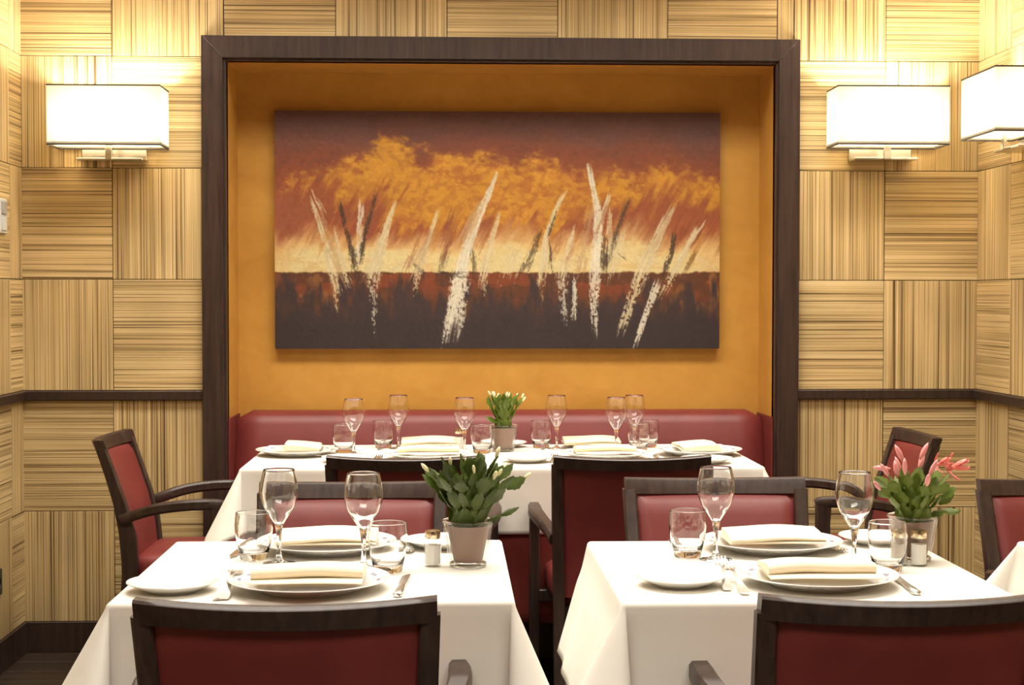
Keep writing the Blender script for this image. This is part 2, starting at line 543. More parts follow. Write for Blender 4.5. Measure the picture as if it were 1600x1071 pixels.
# ------------------------------------------------------------------ painting
def vnoise(x, y, seed=0):
    """smooth value noise on arrays."""
    rs = np.random.RandomState(seed)
    tab = rs.rand(256, 256)
    xi, yi = np.floor(x).astype(int), np.floor(y).astype(int)
    fx, fy = x - xi, y - yi
    fx, fy = fx * fx * (3 - 2 * fx), fy * fy * (3 - 2 * fy)
    g = lambda a, b: tab[a % 256, b % 256]
    return (g(xi, yi) * (1 - fx) + g(xi + 1, yi) * fx) * (1 - fy) + (g(xi, yi + 1) * (1 - fx) + g(xi + 1, yi + 1) * fx) * fy
def fbm(x, y, seed=0, o=4):
    s, a, t_ = 0, 0.5, 0
    for k in range(o):
        s = s + a * vnoise(x * 2 ** k + 17 * k, y * 2 ** k + 31 * k, seed + k); t_ += a; a *= 0.55
    return s / t_
def sm(a, b, x):
    t_ = np.clip((x - a) / (b - a), 0, 1)
    return t_ * t_ * (3 - 2 * t_)

def painting():
    PX0, PX1, PZ0, PZ1 = -0.648, 1.036, 1.089, 1.985
    NXg, NZg = 698, 371
    # pigment map on a 698 x 371 canvas (origin top left)
    U, V = np.meshgrid(np.linspace(0, 698, NXg), np.linspace(0, 371, NZg))
    col = np.zeros(U.shape + (3,))
    c = lambda *a: np.array(a, float)
    def over(rgb, a):
        nonlocal col
        a = np.clip(a, 0, 1)[..., None]
        col = col * (1 - a) + rgb * a
    # diagonal brush direction coordinates
    D1, D2 = (U * -0.5 + V * 0.87), (U * 0.87 + V * 0.5)       # along / across the strokes
    brush = fbm(D2 / 6.0, D1 / 70.0, 11, 4)
    brush2 = fbm(D2 / 14.0, D1 / 60.0, 15, 4)
    fine = fbm(U / 9.0, V / 6.0, 21, 4)
    big = fbm(U / 95.0, V / 70.0, 3, 4)
    mid = fbm(U / 38.0, V / 26.0, 5, 5)
    col[:] = c(104, 72, 66)
    over(c(122, 68, 48), sm(8, 80, V + (big - 0.5) * 80 - 10 * np.abs(U / 349 - 1)))
    over(c(140, 74, 46), 0.8 * sm(40, 110, V + (mid - 0.5) * 60))
    over(c(96, 66, 56), 0.45 * sm(70, 20, V) * sm(0.45, 0.62, mid))
    over(c(104, 62, 48), 0.4 * sm(0.5, 0.62, fine) * sm(30, 70, V) * sm(130, 90, V))
    over(c(146, 82, 50), 0.6 * sm(90, 150, V) * sm(0.42, 0.62, brush2))
    # golden cloud
    topline = 84 - 46 * np.exp(-((U - 176) / 34) ** 2) - 20 * np.exp(-((U - 300) / 100) ** 2) + 4 * sm(450, 700, U) + 42 * sm(90, 0, U)
    g = sm(-12, 26, V - topline + (mid - 0.5) * 70 + (fine - 0.5) * 40)
    botline = 142 + 58 * np.exp(-((U - 270) / 70) ** 2) + 52 * np.exp(-((U - 400) / 70) ** 2) - 18 * np.exp(-((U - 70) / 60) ** 2) + 6 * np.exp(-((U - 600) / 70) ** 2)
    g = g * sm(28, -30, V - botline + (brush2 - 0.5) * 150 + (mid - 0.5) * 50)
    g = g * (1 - 0.55 * np.exp(-((U - 545) / 60) ** 2) * sm(0.4, 0.6, brush2))
    over(c(188, 132, 46), g * (0.70 + 0.30 * sm(0.42, 0.58, fine)))
    over(c(202, 144, 52), 0.6 * g * sm(0.50, 0.66, mid))
    over(c(158, 92, 44), 0.6 * g * sm(0.54, 0.66, fbm(U / 12.0, V / 8.0, 8, 4)) * sm(0.42, 0.58, big))
    over(c(136, 74, 48), 0.75 * sm(120, 165, V) * sm(248, 215, V) * sm(0.46, 0.60, fbm(D2 / 22.0, D1 / 55.0, 19, 4)) * (1 - 0.75 * g))
    over(c(164, 96, 54), 0.5 * sm(140, 190, V) * sm(0.50, 0.66, brush) * (1 - 0.4 * g))
    over(c(146, 84, 58), 0.75 * sm(85, 30, U) * sm(105, 150, V))
    # warm to cream above the horizon
    over(c(186, 124, 68), 0.75 * sm(185, 228, V + (brush2 - 0.5) * 60))
    over(c(214, 180, 120), 0.8 * sm(196, 238, V + (brush - 0.5) * 40 + (mid - 0.5) * 30))
    glow = 22 * np.exp(-((U - 375) / 45) ** 2) + 26 * np.exp(-((U - 560) / 50) ** 2) + 10 * np.exp(-((U - 60) / 45) ** 2) + 8 * np.exp(-((U - 190) / 50) ** 2) + 8 * np.exp(-((U - 470) / 30) ** 2)
    over(c(214, 184, 124), 0.7 * sm(186, 232, V + glow + (brush2 - 0.5) * 50))
    crm = sm(212, 238, V + 0.7 * glow + (fbm(U / 46.0, V / 14.0, 30, 4) - 0.5) * 44 - 8 * sm(560, 690, U)) * (1 - 0.75 * sm(650, 694, U)) * (0.25 + 0.75 * sm(0, 40, U))
    over(c(208, 190, 138), crm)
    over(c(196, 150, 92), 0.35 * sm(0.54, 0.66, fbm(U / 30.0, V / 8.0, 41, 4)) * sm(205, 235, V))
    # dark ground
    hz = 251 + (fbm(U / 12.0, V * 0, 50, 3) - 0.5) * 6
    gnd = sm(-1.5, 2.0, V - hz)
    over(c(92, 56, 38), gnd)
    over(c(126, 64, 38), gnd * 0.85 * sm(0.48, 0.60, fbm(U / 34.0, V / 20.0, 60, 4)) * sm(322, 262, V))
    over(c(148, 98, 50), gnd * 0.7 * sm(0.50, 0.66, fbm(U / 16.0, V / 24.0, 66, 4)) * sm(335, 295, V) * np.clip(sm(130, 50, U) + sm(590, 650, U), 0, 1))
    over(c(62, 49, 48), gnd * sm(262, 316, V + (fbm(U / 13.0, V / 46.0, 70, 4) - 0.5) * 150))
    over(c(56, 46, 46), gnd * sm(300, 340, V + (fbm(U / 13.0, V / 46.0, 75, 4) - 0.5) * 50))
    # strokes: (points, half width start, half width end, colour, opacity, dryness)
    CR, WH, DK, GR = c(212, 196, 156), c(220, 212, 190), c(62, 51, 42), c(184, 150, 112)
    S = []
    def st(pts, w0, w1, colr, op=0.95, dry=0.35): S.append((pts, w0, w1, colr, op, dry))
    st([(487, 318), (497, 345), (508, 385), (523, 446)], 3, 7, CR, .95, .25); st([(486, 296), (492, 312), (499, 326)], 1.2, 3, CR, .8, .5)
    st([(500, 330), (516, 385), (535, 430)], 3, 11, GR, .6, .5); st([(521, 358), (530, 395), (542, 436)], 2, 6, CR, .85, .35)
    st([(497, 312), (506, 330)], 3, 2, GR, .8, .4)
    st([(531, 322), (538, 352), (552, 412)], 3, 5, DK, .85, .4); st([(564, 318), (562, 350), (559, 398)], 4.5, 7, WH, .8, .42)
    st([(586, 305), (573, 350), (563, 402)], 3.5, 4.5, DK, .9, .4); st([(549, 390), (556, 440)], 7, 9, DK, .6, .6)
    st([(614, 324), (604, 352), (592, 395), (583, 432)], 3, 10, CR, .97, .15); st([(584, 426), (582, 470), (585, 518)], 8, 3, WH, .75, .60)
    st([(523, 440), (525, 478)], 7, 3, CR, .75, .55); st([(606, 350), (575, 425)], 7, 14, CR, .5, .45)
    st([(682, 334), (670, 370), (651, 432)], 2.5, 8, CR, .92, .3); st([(651, 425), (647, 468)], 7, 3, CR, .7, .62)
    st([(672, 370), (640, 425)], 6, 10, GR, .55, .5); st([(697, 395), (688, 425)], 6, 8, DK, .45, .6)
    st([(708, 330), (690, 400)], 9, 9, c(120, 70, 52), .5, .5)
    st([(772, 278), (762, 305), (744, 345), (730, 384), (717, 440), (706, 510)], 3, 13, WH, .98, .06)
    st([(718, 425), (705, 485), (694, 534)], 13, 4, WH, .92, .38); st([(728, 440), (722, 500), (714, 532)], 7, 2, WH, .8, .52)
    st([(748, 318), (722, 370)], 5, 8, GR, .75, .4); st([(738, 395), (742, 445)], 5, 6, DK, .6, .55)
    st([(780, 332), (768, 375), (752, 434)], 2.5, 9, CR, .9, .32); st([(756, 430), (757, 460)], 6, 2, CR, .6, .6)
    st([(880, 304), (866, 332), (852, 375), (846, 432)], 3, 6.5, CR, .97, .14); st([(870, 330), (858, 362)], 2, 3, DK, .7, .5)
    st([(842, 365), (831, 398), (818, 424)], 5, 9, DK, .65, .45); st([(845, 430), (847, 470)], 5, 2, CR, .6, .62)
    st([(896, 356), (889, 390), (878, 432)], 2.5, 11, CR, .92, .3); st([(878, 430), (881, 492)], 10, 5, WH, .75, .60)
    st([(897, 436), (898, 462), (897, 490)], 3, 4.5, WH, .92, .32); st([(859, 388), (860, 425)], 2.5, 3.5, DK, .75, .4)
    st([(921, 264), (926, 290), (934, 330), (934, 380), (929, 432)], 3.5, 9, WH, .98, .08); st([(953, 302), (946, 324), (935, 355)], 2.5, 6, CR, .92, .2)
    st([(931, 425), (928, 470), (930, 516)], 9, 5, WH, .9, .40); st([(924, 325), (906, 425)], 8, 10, GR, .6, .45)
    st([(980, 316), (966, 355), (948, 418)], 4, 6, DK, .8, .38); st([(946, 372), (943, 424)], 5, 7, DK, .75, .42)
    st([(953, 330), (952, 400)], 4, 6, CR, .75, .35); st([(970, 365), (958, 424)], 7, 11, CR, .7, .35)
    st([(905, 300), (925, 300)], 6, 6, c(176, 112, 52), .3, .6)
    st([(1051, 326), (1038, 350), (1018, 396), (1001, 432)], 5, 11, CR, .97, .12); st([(1003, 430), (990, 462), (974, 510)], 10, 7, CR, .92, .40)
    st([(1046, 342), (1022, 395)], 5, 11, GR, .55, .45)
    st([(1027, 446), (1020, 468), (1008, 498), (996, 536)], 6, 3.5, WH, .98, .12); st([(1103, 348), (1090, 366), (1068, 398), (1042, 452)], 2, 7, CR, .92, .36)
    st([(1090, 356), (1078, 378), (1060, 412)], 4, 6, CR, .9, .32); st([(1055, 366), (1050, 396), (1040, 424)], 3.5, 5.5, DK, .85, .4)
    st([(1090, 390), (1074, 424)], 3.5, 4.5, DK, .65, .48); st([(970, 400), (985, 412)], 2, 3, DK, .6, .6)
    st([(1094, 402), (1110, 420)], 7, 9, CR, .5, .5); st([(805, 395), (795, 430)], 12, 16, CR, .6, .35)
    st([(640, 410), (660, 428)], 4, 6, DK, .55, .68); st([(690, 428), (735, 432)], 6, 6, DK, .6, .6); st([(610, 425), (640, 410)], 5, 5, CR, .6, .4)
    for q in range(26):      # faint slanting smears through the sky
        x_, y_ = 470 + (q * 97) % 640, 300 + (q * 53) % 100
        st([(x_ + 14, y_ - 34), (x_ - 12, y_ + 26)], 3, 6, (c(138, 76, 48), c(190, 130, 56), c(166, 100, 56))[q % 3], .45, .5)
    for q, (pts, w0, w1, cc, op, dry) in enumerate(S):
        P = [(x - 429.0, y_ - 175.0) for x, y_ in pts]
        xs_, ys_ = [p[0] for p in P], [p[1] for p in P]
        pad = max(w0, w1) * 1.6 + 6
        sel = np.where((U > min(xs_) - pad) & (U < max(xs_) + pad) & (V > min(ys_) - pad) & (V < max(ys_) + pad))
        if len(sel[0]) == 0: continue
        u_, v_ = U[sel], V[sel]
        best = np.full(u_.shape, 1e9); tt = np.zeros(u_.shape); sg = np.zeros(u_.shape)
        lens = [math.hypot(P[i + 1][0] - P[i][0], P[i + 1][1] - P[i][1]) for i in range(len(P) - 1)]
        tot, acc = sum(lens), 0.0
        for i_ in range(len(P) - 1):
            ax, ay = P[i_]; bx_, by = P[i_ + 1]
            dx, dy = bx_ - ax, by - ay
            t_ = ((u_ - ax) * dx + (v_ - ay) * dy) / lens[i_] ** 2
            lo = -0.25 if i_ == 0 else 0.0
            hi = 1.25 if i_ == len(P) - 2 else 1.0
            t_ = np.clip(t_, lo, hi)
            ex, ey = u_ - ax - t_ * dx, v_ - ay - t_ * dy
            d = np.sqrt(ex * ex + ey * ey)
            m_ = d < best
            best = np.where(m_, d, best); tt = np.where(m_, (acc + t_ * lens[i_]) / tot, tt)
            sg = np.where(m_, (ex * -dy + ey * dx) / lens[i_], sg)
            acc += lens[i_]
        al = tt * tot
        wd_ = w0 + (w1 - w0) * np.clip(tt, 0, 1)
        rel = best / wd_
        streak = fbm(sg / 1.3 + 50 + q * 13, al / 34.0 + q * 3, 140 + q, 3)
        frag = fbm(sg / 2.5 + q * 7, al / 6.0 + q, 170 + q, 3)
        speck = fbm(u_ / 2.4, v_ / 3.2, 200 + q, 2)
        endn = fbm(sg / 1.6 + 9 * q, al * 0 + q, 230 + q, 2) - 0.5
        ends = sm(-0.10, 0.05, tt + endn * 24 / tot) * sm(1.12, 0.90, tt + endn * 50 / tot)
        cov = 0.45 * streak + 0.3 * frag + 0.25 * speck + 0.16 * (1 - rel) + 0.30 * (0.40 - dry)
        op = op * 0.93
        cov = cov - 0.02 + sm(248, 256, v_) * (0.45 * (speck - 0.5) - 0.025)
        a = op * sm(0.42, 0.56, cov) * sm(1.35, 0.8, rel + (frag - 0.5) * 0.7) * ends
        tone = 0.93 + 0.22 * (streak - 0.5) + 0.08 * (speck - 0.5)
        rgb = np.clip(cc[None, :] * tone[:, None], 0, 255)
        a = np.clip(a, 0, 1)[:, None]
        col[sel] = col[sel] * (1 - a) + rgb * a
    # canvas-wide paint variation
    col *= (0.95 + 0.10 * fbm(U / 3.5, V / 3.5, 300, 3) + 0.05 * (brush - 0.5))[..., None]
    lin = np.clip(col / 255.0, 0, 1)
    lin = np.where(lin <= 0.04045, lin / 12.92, ((lin + 0.055) / 1.055) ** 2.4) * PAINT_GAIN
    t = thing('painting', 'wide abstract painting of pale slanting strokes over a dark ground', 'painting', ((PX0 + PX1) / 2, NY, (PZ0 + PZ1) / 2))
    cx_, cz_ = (PX0 + PX1) / 2, (PZ0 + PZ1) / 2
    hw, hh = (PX1 - PX0) / 2, (PZ1 - PZ0) / 2
    xs = np.linspace(-hw, hw, NXg); zs = np.linspace(hh, -hh, NZg)
    lum = lin.sum(-1)
    XX, ZZ = np.meshgrid(xs, zs)
    YY = np.full(XX.shape, -0.036) - 0.0012 * (fbm(U / 5.0, V / 5.0, 400, 3) - 0.5) - 0.0008 * np.clip(lum, 0, 1)
    verts = np.stack([XX, YY, ZZ], -1).reshape(-1, 3)
    idx = np.arange(NXg * NZg).reshape(NZg, NXg)
    faces = np.stack([idx[:-1, :-1], idx[1:, :-1], idx[1:, 1:], idx[:-1, 1:]], -1).reshape(-1, 4)
    me = bpy.data.meshes.new('painted_surface')
    me.from_pydata(verts.tolist(), [], faces.tolist())
    ca = me.color_attributes.new('pigment', 'FLOAT_COLOR', 'POINT')
    rgba = np.concatenate([lin.reshape(-1, 3), np.ones((NXg * NZg, 1))], 1).astype(np.float32)
    ca.data.foreach_set('color', rgba.ravel())
    me.polygons.foreach_set('use_smooth', [True] * len(me.polygons))
    m = mat('painted_canvas', rough=0.55, spec=0.3)
    at_ = nd(m, 'ShaderNodeVertexColor'); at_.layer_name = 'pigment'
    lk(m, at_.outputs[0], pbsdf(m).inputs['Base Color'])
    me.materials.append(m)
    o = link(bpy.data.objects.new('painted_surface', me)); o.parent = t
    mb = MB(); mb.box(-hw, hw, -0.0355, -0.004, -hh, hh, 0.001)
    mb.build('canvas_edge', mat('dark_canvas_edge', (0.05, 0.032, 0.028, 1), 0.7), t)
PAINT_GAIN = 0.92
painting()

# ------------------------------------------------------------------ wall sconces
def sconce(label, loc, rz, width, power):
    t = thing('wall_sconce', label, 'wall lamp', loc, rz, 'box shaded wall sconces')
    hw, d0, d1, h = width / 2, -0.025, -0.200, 0.205
    # fabric box, open above and below; wall of 2 mm
    def ring(o_, z): return [(-hw + o_, d1 + o_, z), (hw - o_, d1 + o_, z), (hw - o_, d0 - o_, z), (-hw + o_, d0 - o_, z)]
    mb = MB()
    vs = ring(0, 0) + ring(0, h)
    mb.add(vs, [(k, (k + 1) % 4, 4 + (k + 1) % 4, 4 + k) for k in range(4)])
    sh = mb.build('lamp_shade', SHADE, t)
    for z in (0.0, h):
        mb = MB()
        a, b = ring(-0.0012, z - 0.0025), ring(0.0016, z - 0.0025)
        a2, b2 = ring(-0.0012, z + 0.0025), ring(0.0016, z + 0.0025)
        vs = a + b + a2 + b2
        fs = []
        for k in range(4):
            k2 = (k + 1) % 4
            fs += [(k, k2, 8 + k2, 8 + k), (4 + k, 4 + k2, 12 + k2, 12 + k), (k, k2, 4 + k2, 4 + k), (8 + k, 8 + k2, 12 + k2, 12 + k)]
        mb.add(vs, fs)
        mb.build('shade_piping', PIPING, sh)
    mb = MB(); mb.box(-hw + 0.003, hw - 0.003, d1 + 0.003, d0 - 0.003, 0.010, 0.012)
    mb.build('diffuser', DIFF, t)
    # chrome bracket: wall plate, arm and flat shelf
    mb = MB(); mb.box(-0.115, 0.115, -0.022, -0.003, -0.045, 0.06, 0.002); mb.build('wall_plate', CHROME, t)
    mb = MB(); mb.box(-0.115, 0.115, -0.105, -0.005, -0.047, -0.038, 0.002); mb.build('bracket_shelf', CHROME, t)
    mb = MB(); mb.box(-0.012, 0.012, -0.118, -0.105, -0.047, 0.06, 0.002); mb.build('bracket_arm', CHROME, t)
    for k, x in enumerate((-0.09, 0.09)):
        mb = MB(); mb.lathe([(0, 0.045), (0.010, 0.046), (0.012, 0.062), (0.014, 0.07), (0.022, 0.09), (0.024, 0.105), (0.018, 0.122), (0, 0.13)], 16, Matrix.Translation((x, -0.11, 0)))
        bm_ = mat('lit_bulb', (1, 1, 1, 1), 0.4)
        pbsdf(bm_).inputs['Emission Color'].default_value = (1.0, 0.935, 0.82, 1)
        pbsdf(bm_).inputs['Emission Strength'].default_value = power
        mb.build('bulb', bm_, t, smooth=True)
    return t
SC = 330.0
sconce('boxy cream lit wall sconce left of the dark frame', (-1.188, 0, 1.812), 0, 0.388, SC)
sconce('boxy cream lit wall sconce on the back wall, right of the dark frame', (1.577, 0, 1.826), 0, 0.396, SC)
sconce('boxy cream lit wall sconce on the right side wall, cut by the photo edge', (XR, -0.572, 1.818), -PI / 2, 0.335, SC)

# ------------------------------------------------------------------ banquette in the niche
t = thing('banquette', 'long burgundy leather banquette built into the orange niche', 'bench', (0.2, 0.0, 0))
bx0, bx1 = NX0 - 0.2 + 0.008, NX1 - 0.2 - 0.008
def bench_back():
    secs = []
    N = 40
    for k in range(N + 1):
        x = bx0 + (bx1 - bx0) * k / N
        e = min(x - bx0, bx1 - x)
        r = 0.045
        cut = (r - math.sqrt(max(0, r * r - (r - min(e, r)) ** 2)))
        zt = 0.857 - 0.6 * cut
        yo = 0.7 * cut
        secs.append([(x, 0.262, 0.40), (x, 0.06 + yo, 0.40), (x, 0.075 + yo, 0.55), (x, 0.105 + yo, 0.70), (x, 0.128 + yo, zt - 0.045),
                     (x, 0.142 + yo, zt - 0.016), (x, 0.165 + yo * .5, zt - 0.003), (x, 0.195, zt), (x, 0.262, zt)])
    return MB().loft(secs)
bench_back().build('backrest', LEA, t, angle=50)
mb = MB(); mb.box(-0.84, 0.83, -0.20, 0.12, 0.33, 0.45, 0.03, seg=3); mb.build('seat', LEA, t, angle=50)
mb = MB(); mb.box(-0.82, 0.81, -0.17, 0.20, 0.0, 0.33, 0.004); mb.build('plinth', WOOD, t)
for x0, x1 in ((NX0 - 0.2 + 0.001, NX0 - 0.2 + 0.007), (NX1 - 0.2 - 0.007, NX1 - 0.2 - 0.001)):
    mb = MB(); mb.box(x0, x1, -0.005, 0.275, 0.02, 0.845, 0.001); mb.build('side_panel', LEA, t)

# ------------------------------------------------------------------ armchairs
def rect_sec(cx, cy, cz, wx, wy, b=0.006):
    return [(cx - wx + b, cy - wy, cz), (cx + wx - b, cy - wy, cz), (cx + wx, cy - wy + b, cz), (cx + wx, cy + wy - b, cz),
            (cx + wx - b, cy + wy, cz), (cx - wx + b, cy + wy, cz), (cx - wx, cy + wy - b, cz), (cx - wx, cy - wy + b, cz)]

def back_y(z):
    """centre line of the back posts: leans back above the seat, kicks back below."""
    pts = [(0.0, -0.245), (0.25, -0.195), (0.42, -0.178), (0.52, -0.186), (0.62, -0.208), (0.72, -0.240), (0.83, -0.278)]
    for (z0, y0), (z1, y1) in zip(pts[:-1], pts[1:]):
        if z <= z1: return y0 + (y1 - y0) * (z - z0) / (z1 - z0)
    return pts[-1][1]
def back_x(z): return 0.205 + 0.013 * max(0, (z - 0.42)) / 0.40
BOW = 0.036
def dip(x): return -0.007 * (1 - (x / 0.2285) ** 2)
def bow(x): return -BOW * (1 - (x / 0.22) ** 2)

def make_chair():
    t = thing('armchair', 'x', 'chair')
    for s in (-1, 1):
        secs = []
        for k in range(19):
            z = 0.0 + 0.795 * k / 18
            wx = 0.0165
            wy = 0.016 + 0.010 * math.exp(-((z - 0.46) / 0.18) ** 2)
            secs.append(rect_sec(s * back_x(z), back_y(z), z, wx, wy, 0.004))
        MB().loft(secs).build('rear_leg', WOOD, t, angle=40)
    # top rail, bowed back
    secs = []
    for k in range(25):
        x = -0.2285 + 0.457 * k / 24
        yb = bow(x) * 1.0
        y0, y1 = back_y(0.785), back_y(0.82)
        q = dip(x)
        secs.append([(x, y0 + yb - 0.016, 0.784 + q * .6), (x, y0 + yb + 0.015, 0.784 + q * .6), (x, y1 + yb + 0.016, 0.818 + q), (x, y1 + yb + 0.013, 0.822 + q),
                     (x, y1 + yb - 0.013, 0.822 + q), (x, y1 + yb - 0.018, 0.818 + q)])
    MB().loft(secs).build('top_rail', WOOD, t, angle=40)
    # upholstered back panel
    mb = MB()
    nz, nx = 14, 22
    gridF, gridB = [], []
    for i in range(nz + 1):
        z = 0.40 + (0.786 - 0.40) * i / nz
        hw = back_x(z) - 0.0165
        rf, rb = [], []
        for k in range(nx + 1):
            u = -1 + 2 * k / nx
            x = u * hw
            ex = 1 - abs(u) ** 14
            ez = 1 - max(0, (i / nz * 2 - 1)) ** 14
            fb = bow(x) * max(0, (z - 0.40) / 0.386)
            puff = 0.004 + 0.018 * (ex * ez) ** 0.6
            rf.append((x, back_y(z) + fb + puff, z)); rb.append((x, back_y(z) + fb - 0.004 - 0.006 * (ex * ez) ** 0.6, z))
        gridF.append(rf); gridB.append(rb)
    n1 = nx + 1
    vs = [p for r in gridF for p in r] + [p for r in gridB for p in r]
    off = (nz + 1) * n1
    fs = []
    for i in range(nz):
        for k in range(nx):
            a = i * n1 + k
            fs.append((a, a + 1, a + n1 + 1, a + n1)); fs.append((off + a, off + a + n1, off + a + n1 + 1, off + a + 1))
    for i in range(nz):
        for k in (0, nx):
            a = i * n1 + k; fs.append((a, a + n1, off + a + n1, off + a))
    for k in range(nx):
        for i in (0, nz):
            a = i * n1 + k; fs.append((a, a + 1, off + a + 1, off + a))
    mb.add(vs, fs); mb.build('backrest', LEA, t, angle=50)
    # seat cushion: plump, wider at the front
    secs = []
    def seat_ring(z, inset):
        pts = []
        for k in range(40):
            a = 2 * PI * k / 40
            ca, sa = math.cos(a), math.sin(a)
            ex = 0.22
            px = math.copysign(abs(ca) ** ex, ca); py = math.copysign(abs(sa) ** ex, sa)
            yy = 0.018 + py * (0.195 - inset)
            hwid = 0.205 + 0.030 * (yy + 0.18) / 0.4 - inset
            pts.append((px * hwid, yy, z))
        return pts
    for z, ins in ((0.372, 0.012), (0.378, 0.002), (0.40, 0.0), (0.43, 0.0), (0.446, 0.006), (0.456, 0.022), (0.461, 0.05), (0.463, 0.10)):
        secs.append(seat_ring(z, ins))
    MB().loft(secs).build('seat', LEA, t, angle=60)
    mb = MB(); mb.box(-0.195, 0.195, -0.165, 0.18, 0.325, 0.373, 0.004); mb.build('seat_frame', WOOD, t)
    for s in (-1, 1):
        # arm: swept from the back post to the front, curving out and up
        ctrl = [(0.222, -0.205, 0.572), (0.232, -0.150, 0.592), (0.252, -0.085, 0.611), (0.264, -0.01, 0.622), (0.265, 0.06, 0.626), (0.263, 0.108, 0.624), (0.262, 0.126, 0.616)]
        secs = []
        m_ = len(ctrl)
        pts = []
        for i in range(m_ - 1):
            p0, p1, p2, p3 = (Vector(ctrl[max(i - 1, 0)]), Vector(ctrl[i]), Vector(ctrl[i + 1]), Vector(ctrl[min(i + 2, m_ - 1)]))
            for q in range(4):
                u = q / 4
                pts.append(0.5 * ((2 * p1) + (-p0 + p2) * u + (2 * p0 - 5 * p1 + 4 * p2 - p3) * u * u + (-p0 + 3 * p1 - 3 * p2 + p3) * u ** 3))
        pts.append(Vector(ctrl[-1]))
        for i, p in enumerate(pts):
            d = (pts[min(i + 1, len(pts) - 1)] - pts[max(i - 1, 0)]).normalized()
            side = d.cross(Vector((0, 0, 1))).normalized(); up = side.cross(d).normalized()
            f = i / (len(pts) - 1)
            hw = 0.0135 + 0.0075 * math.sin(PI * min(1, f * 1.05)) ** 1
            ht = 0.0165
            sec = [p + side * (a * hw) + up * (b * ht) for a, b in ((-1, -.6), (-.7, -1), (.7, -1), (1, -.6), (1, .6), (.7, 1), (-.7, 1), (-1, .6))]
            secs.append([(s * v.x, v.y, v.z) for v in sec])
        MB().loft(secs).build('arm', WOOD, t, angle=40)
        secs = []
        for z, wx, wy, dy in ((0.0, 0.013, 0.013, 0.122), (0.30, 0.016, 0.018, 0.108), (0.45, 0.016, 0.021, 0.104), (0.56, 0.016, 0.022, 0.106), (0.615, 0.016, 0.024, 0.104)):
            secs.append(rect_sec(s * 0.262, dy, z, wx, wy, 0.004))
        MB().loft(secs).build('front_leg', WOOD, t, angle=40)
        mb = MB()
        x0, x1 = sorted((s * 0.19, s * 0.25))
        mb.box(x0, x1, 0.09, 0.122, 0.335, 0.372, 0.003)
        mb.build('seat_bracket', WOOD, t)
    return t

chair0 = make_chair()
def place_chair(first, x, y, rz, label):
    c = chair0 if first else copy_tree(chair0)
    c.location = (x, y, 0); c.rotation_euler = (0, 0, rz); c.scale = (0.992, 1, 1.0105)
    return relabel(c, label, 'red leather armchairs with dark wood frames')
TOPY = 0.272
place_chair(True, -0.237, -3.348 + TOPY, 0, 'red armchair at the bottom left, its back to us')
place_chair(False, 0.706, -3.350 + TOPY, 0, 'red armchair at the bottom right, its back to us')
place_chair(False, -0.229, -1.850 - TOPY, PI, 'red armchair facing us behind the front left table')
place_chair(False, 0.674, -1.79 - TOPY, PI, 'red armchair facing us behind the front right table')
place_chair(False, -0.116, -1.213 + TOPY, 0, 'red armchair with its back to us, at the left half of the long back table')
place_chair(False, 0.532, -1.227 + TOPY, 0, 'red armchair with its back to us, at the right half of the long back table')
place_chair(False, -1.095 + TOPY, -0.497, -PI / 2, 'red armchair seen from the side at the left end of the back table')
place_chair(False, 1.576 - TOPY, -0.495, PI / 2, 'red armchair seen from the side at the right end of the back table')
place_chair(False, 1.552, -1.850 - TOPY, PI, 'red armchair facing us at the right edge of the photo')

# ------------------------------------------------------------------ tables and cloths
def make_table(label, x0, x1, y0, y1, legs=True):
    t = thing('dining_table', label, 'table', ((x0 + x1) / 2, (y0 + y1) / 2, 0))
    hx, hy = (x1 - x0) / 2 - 0.006, (y1 - y0) / 2 - 0.006
    mb = MB(); mb.box(-hx, hx, -hy, hy, 0.714, 0.7425, 0.004); mb.build('tabletop', WOOD, t)
    mb = MB(); mb.box(-hx + 0.04, hx - 0.04, -hy + 0.04, hy - 0.04, 0.66, 0.714); mb.build('apron', WOOD, t)
    for sx in (-1, 1):
        for sy in (-1, 1):
            lx, ly = sx * (hx - 0.065), sy * (hy - 0.065)
            MB().loft([rect_sec(lx, ly, 0, 0.018, 0.018, 0.003), rect_sec(lx, ly, 0.66, 0.025, 0.025, 0.003)]).build('leg', WOOD, t, angle=40)
    return t

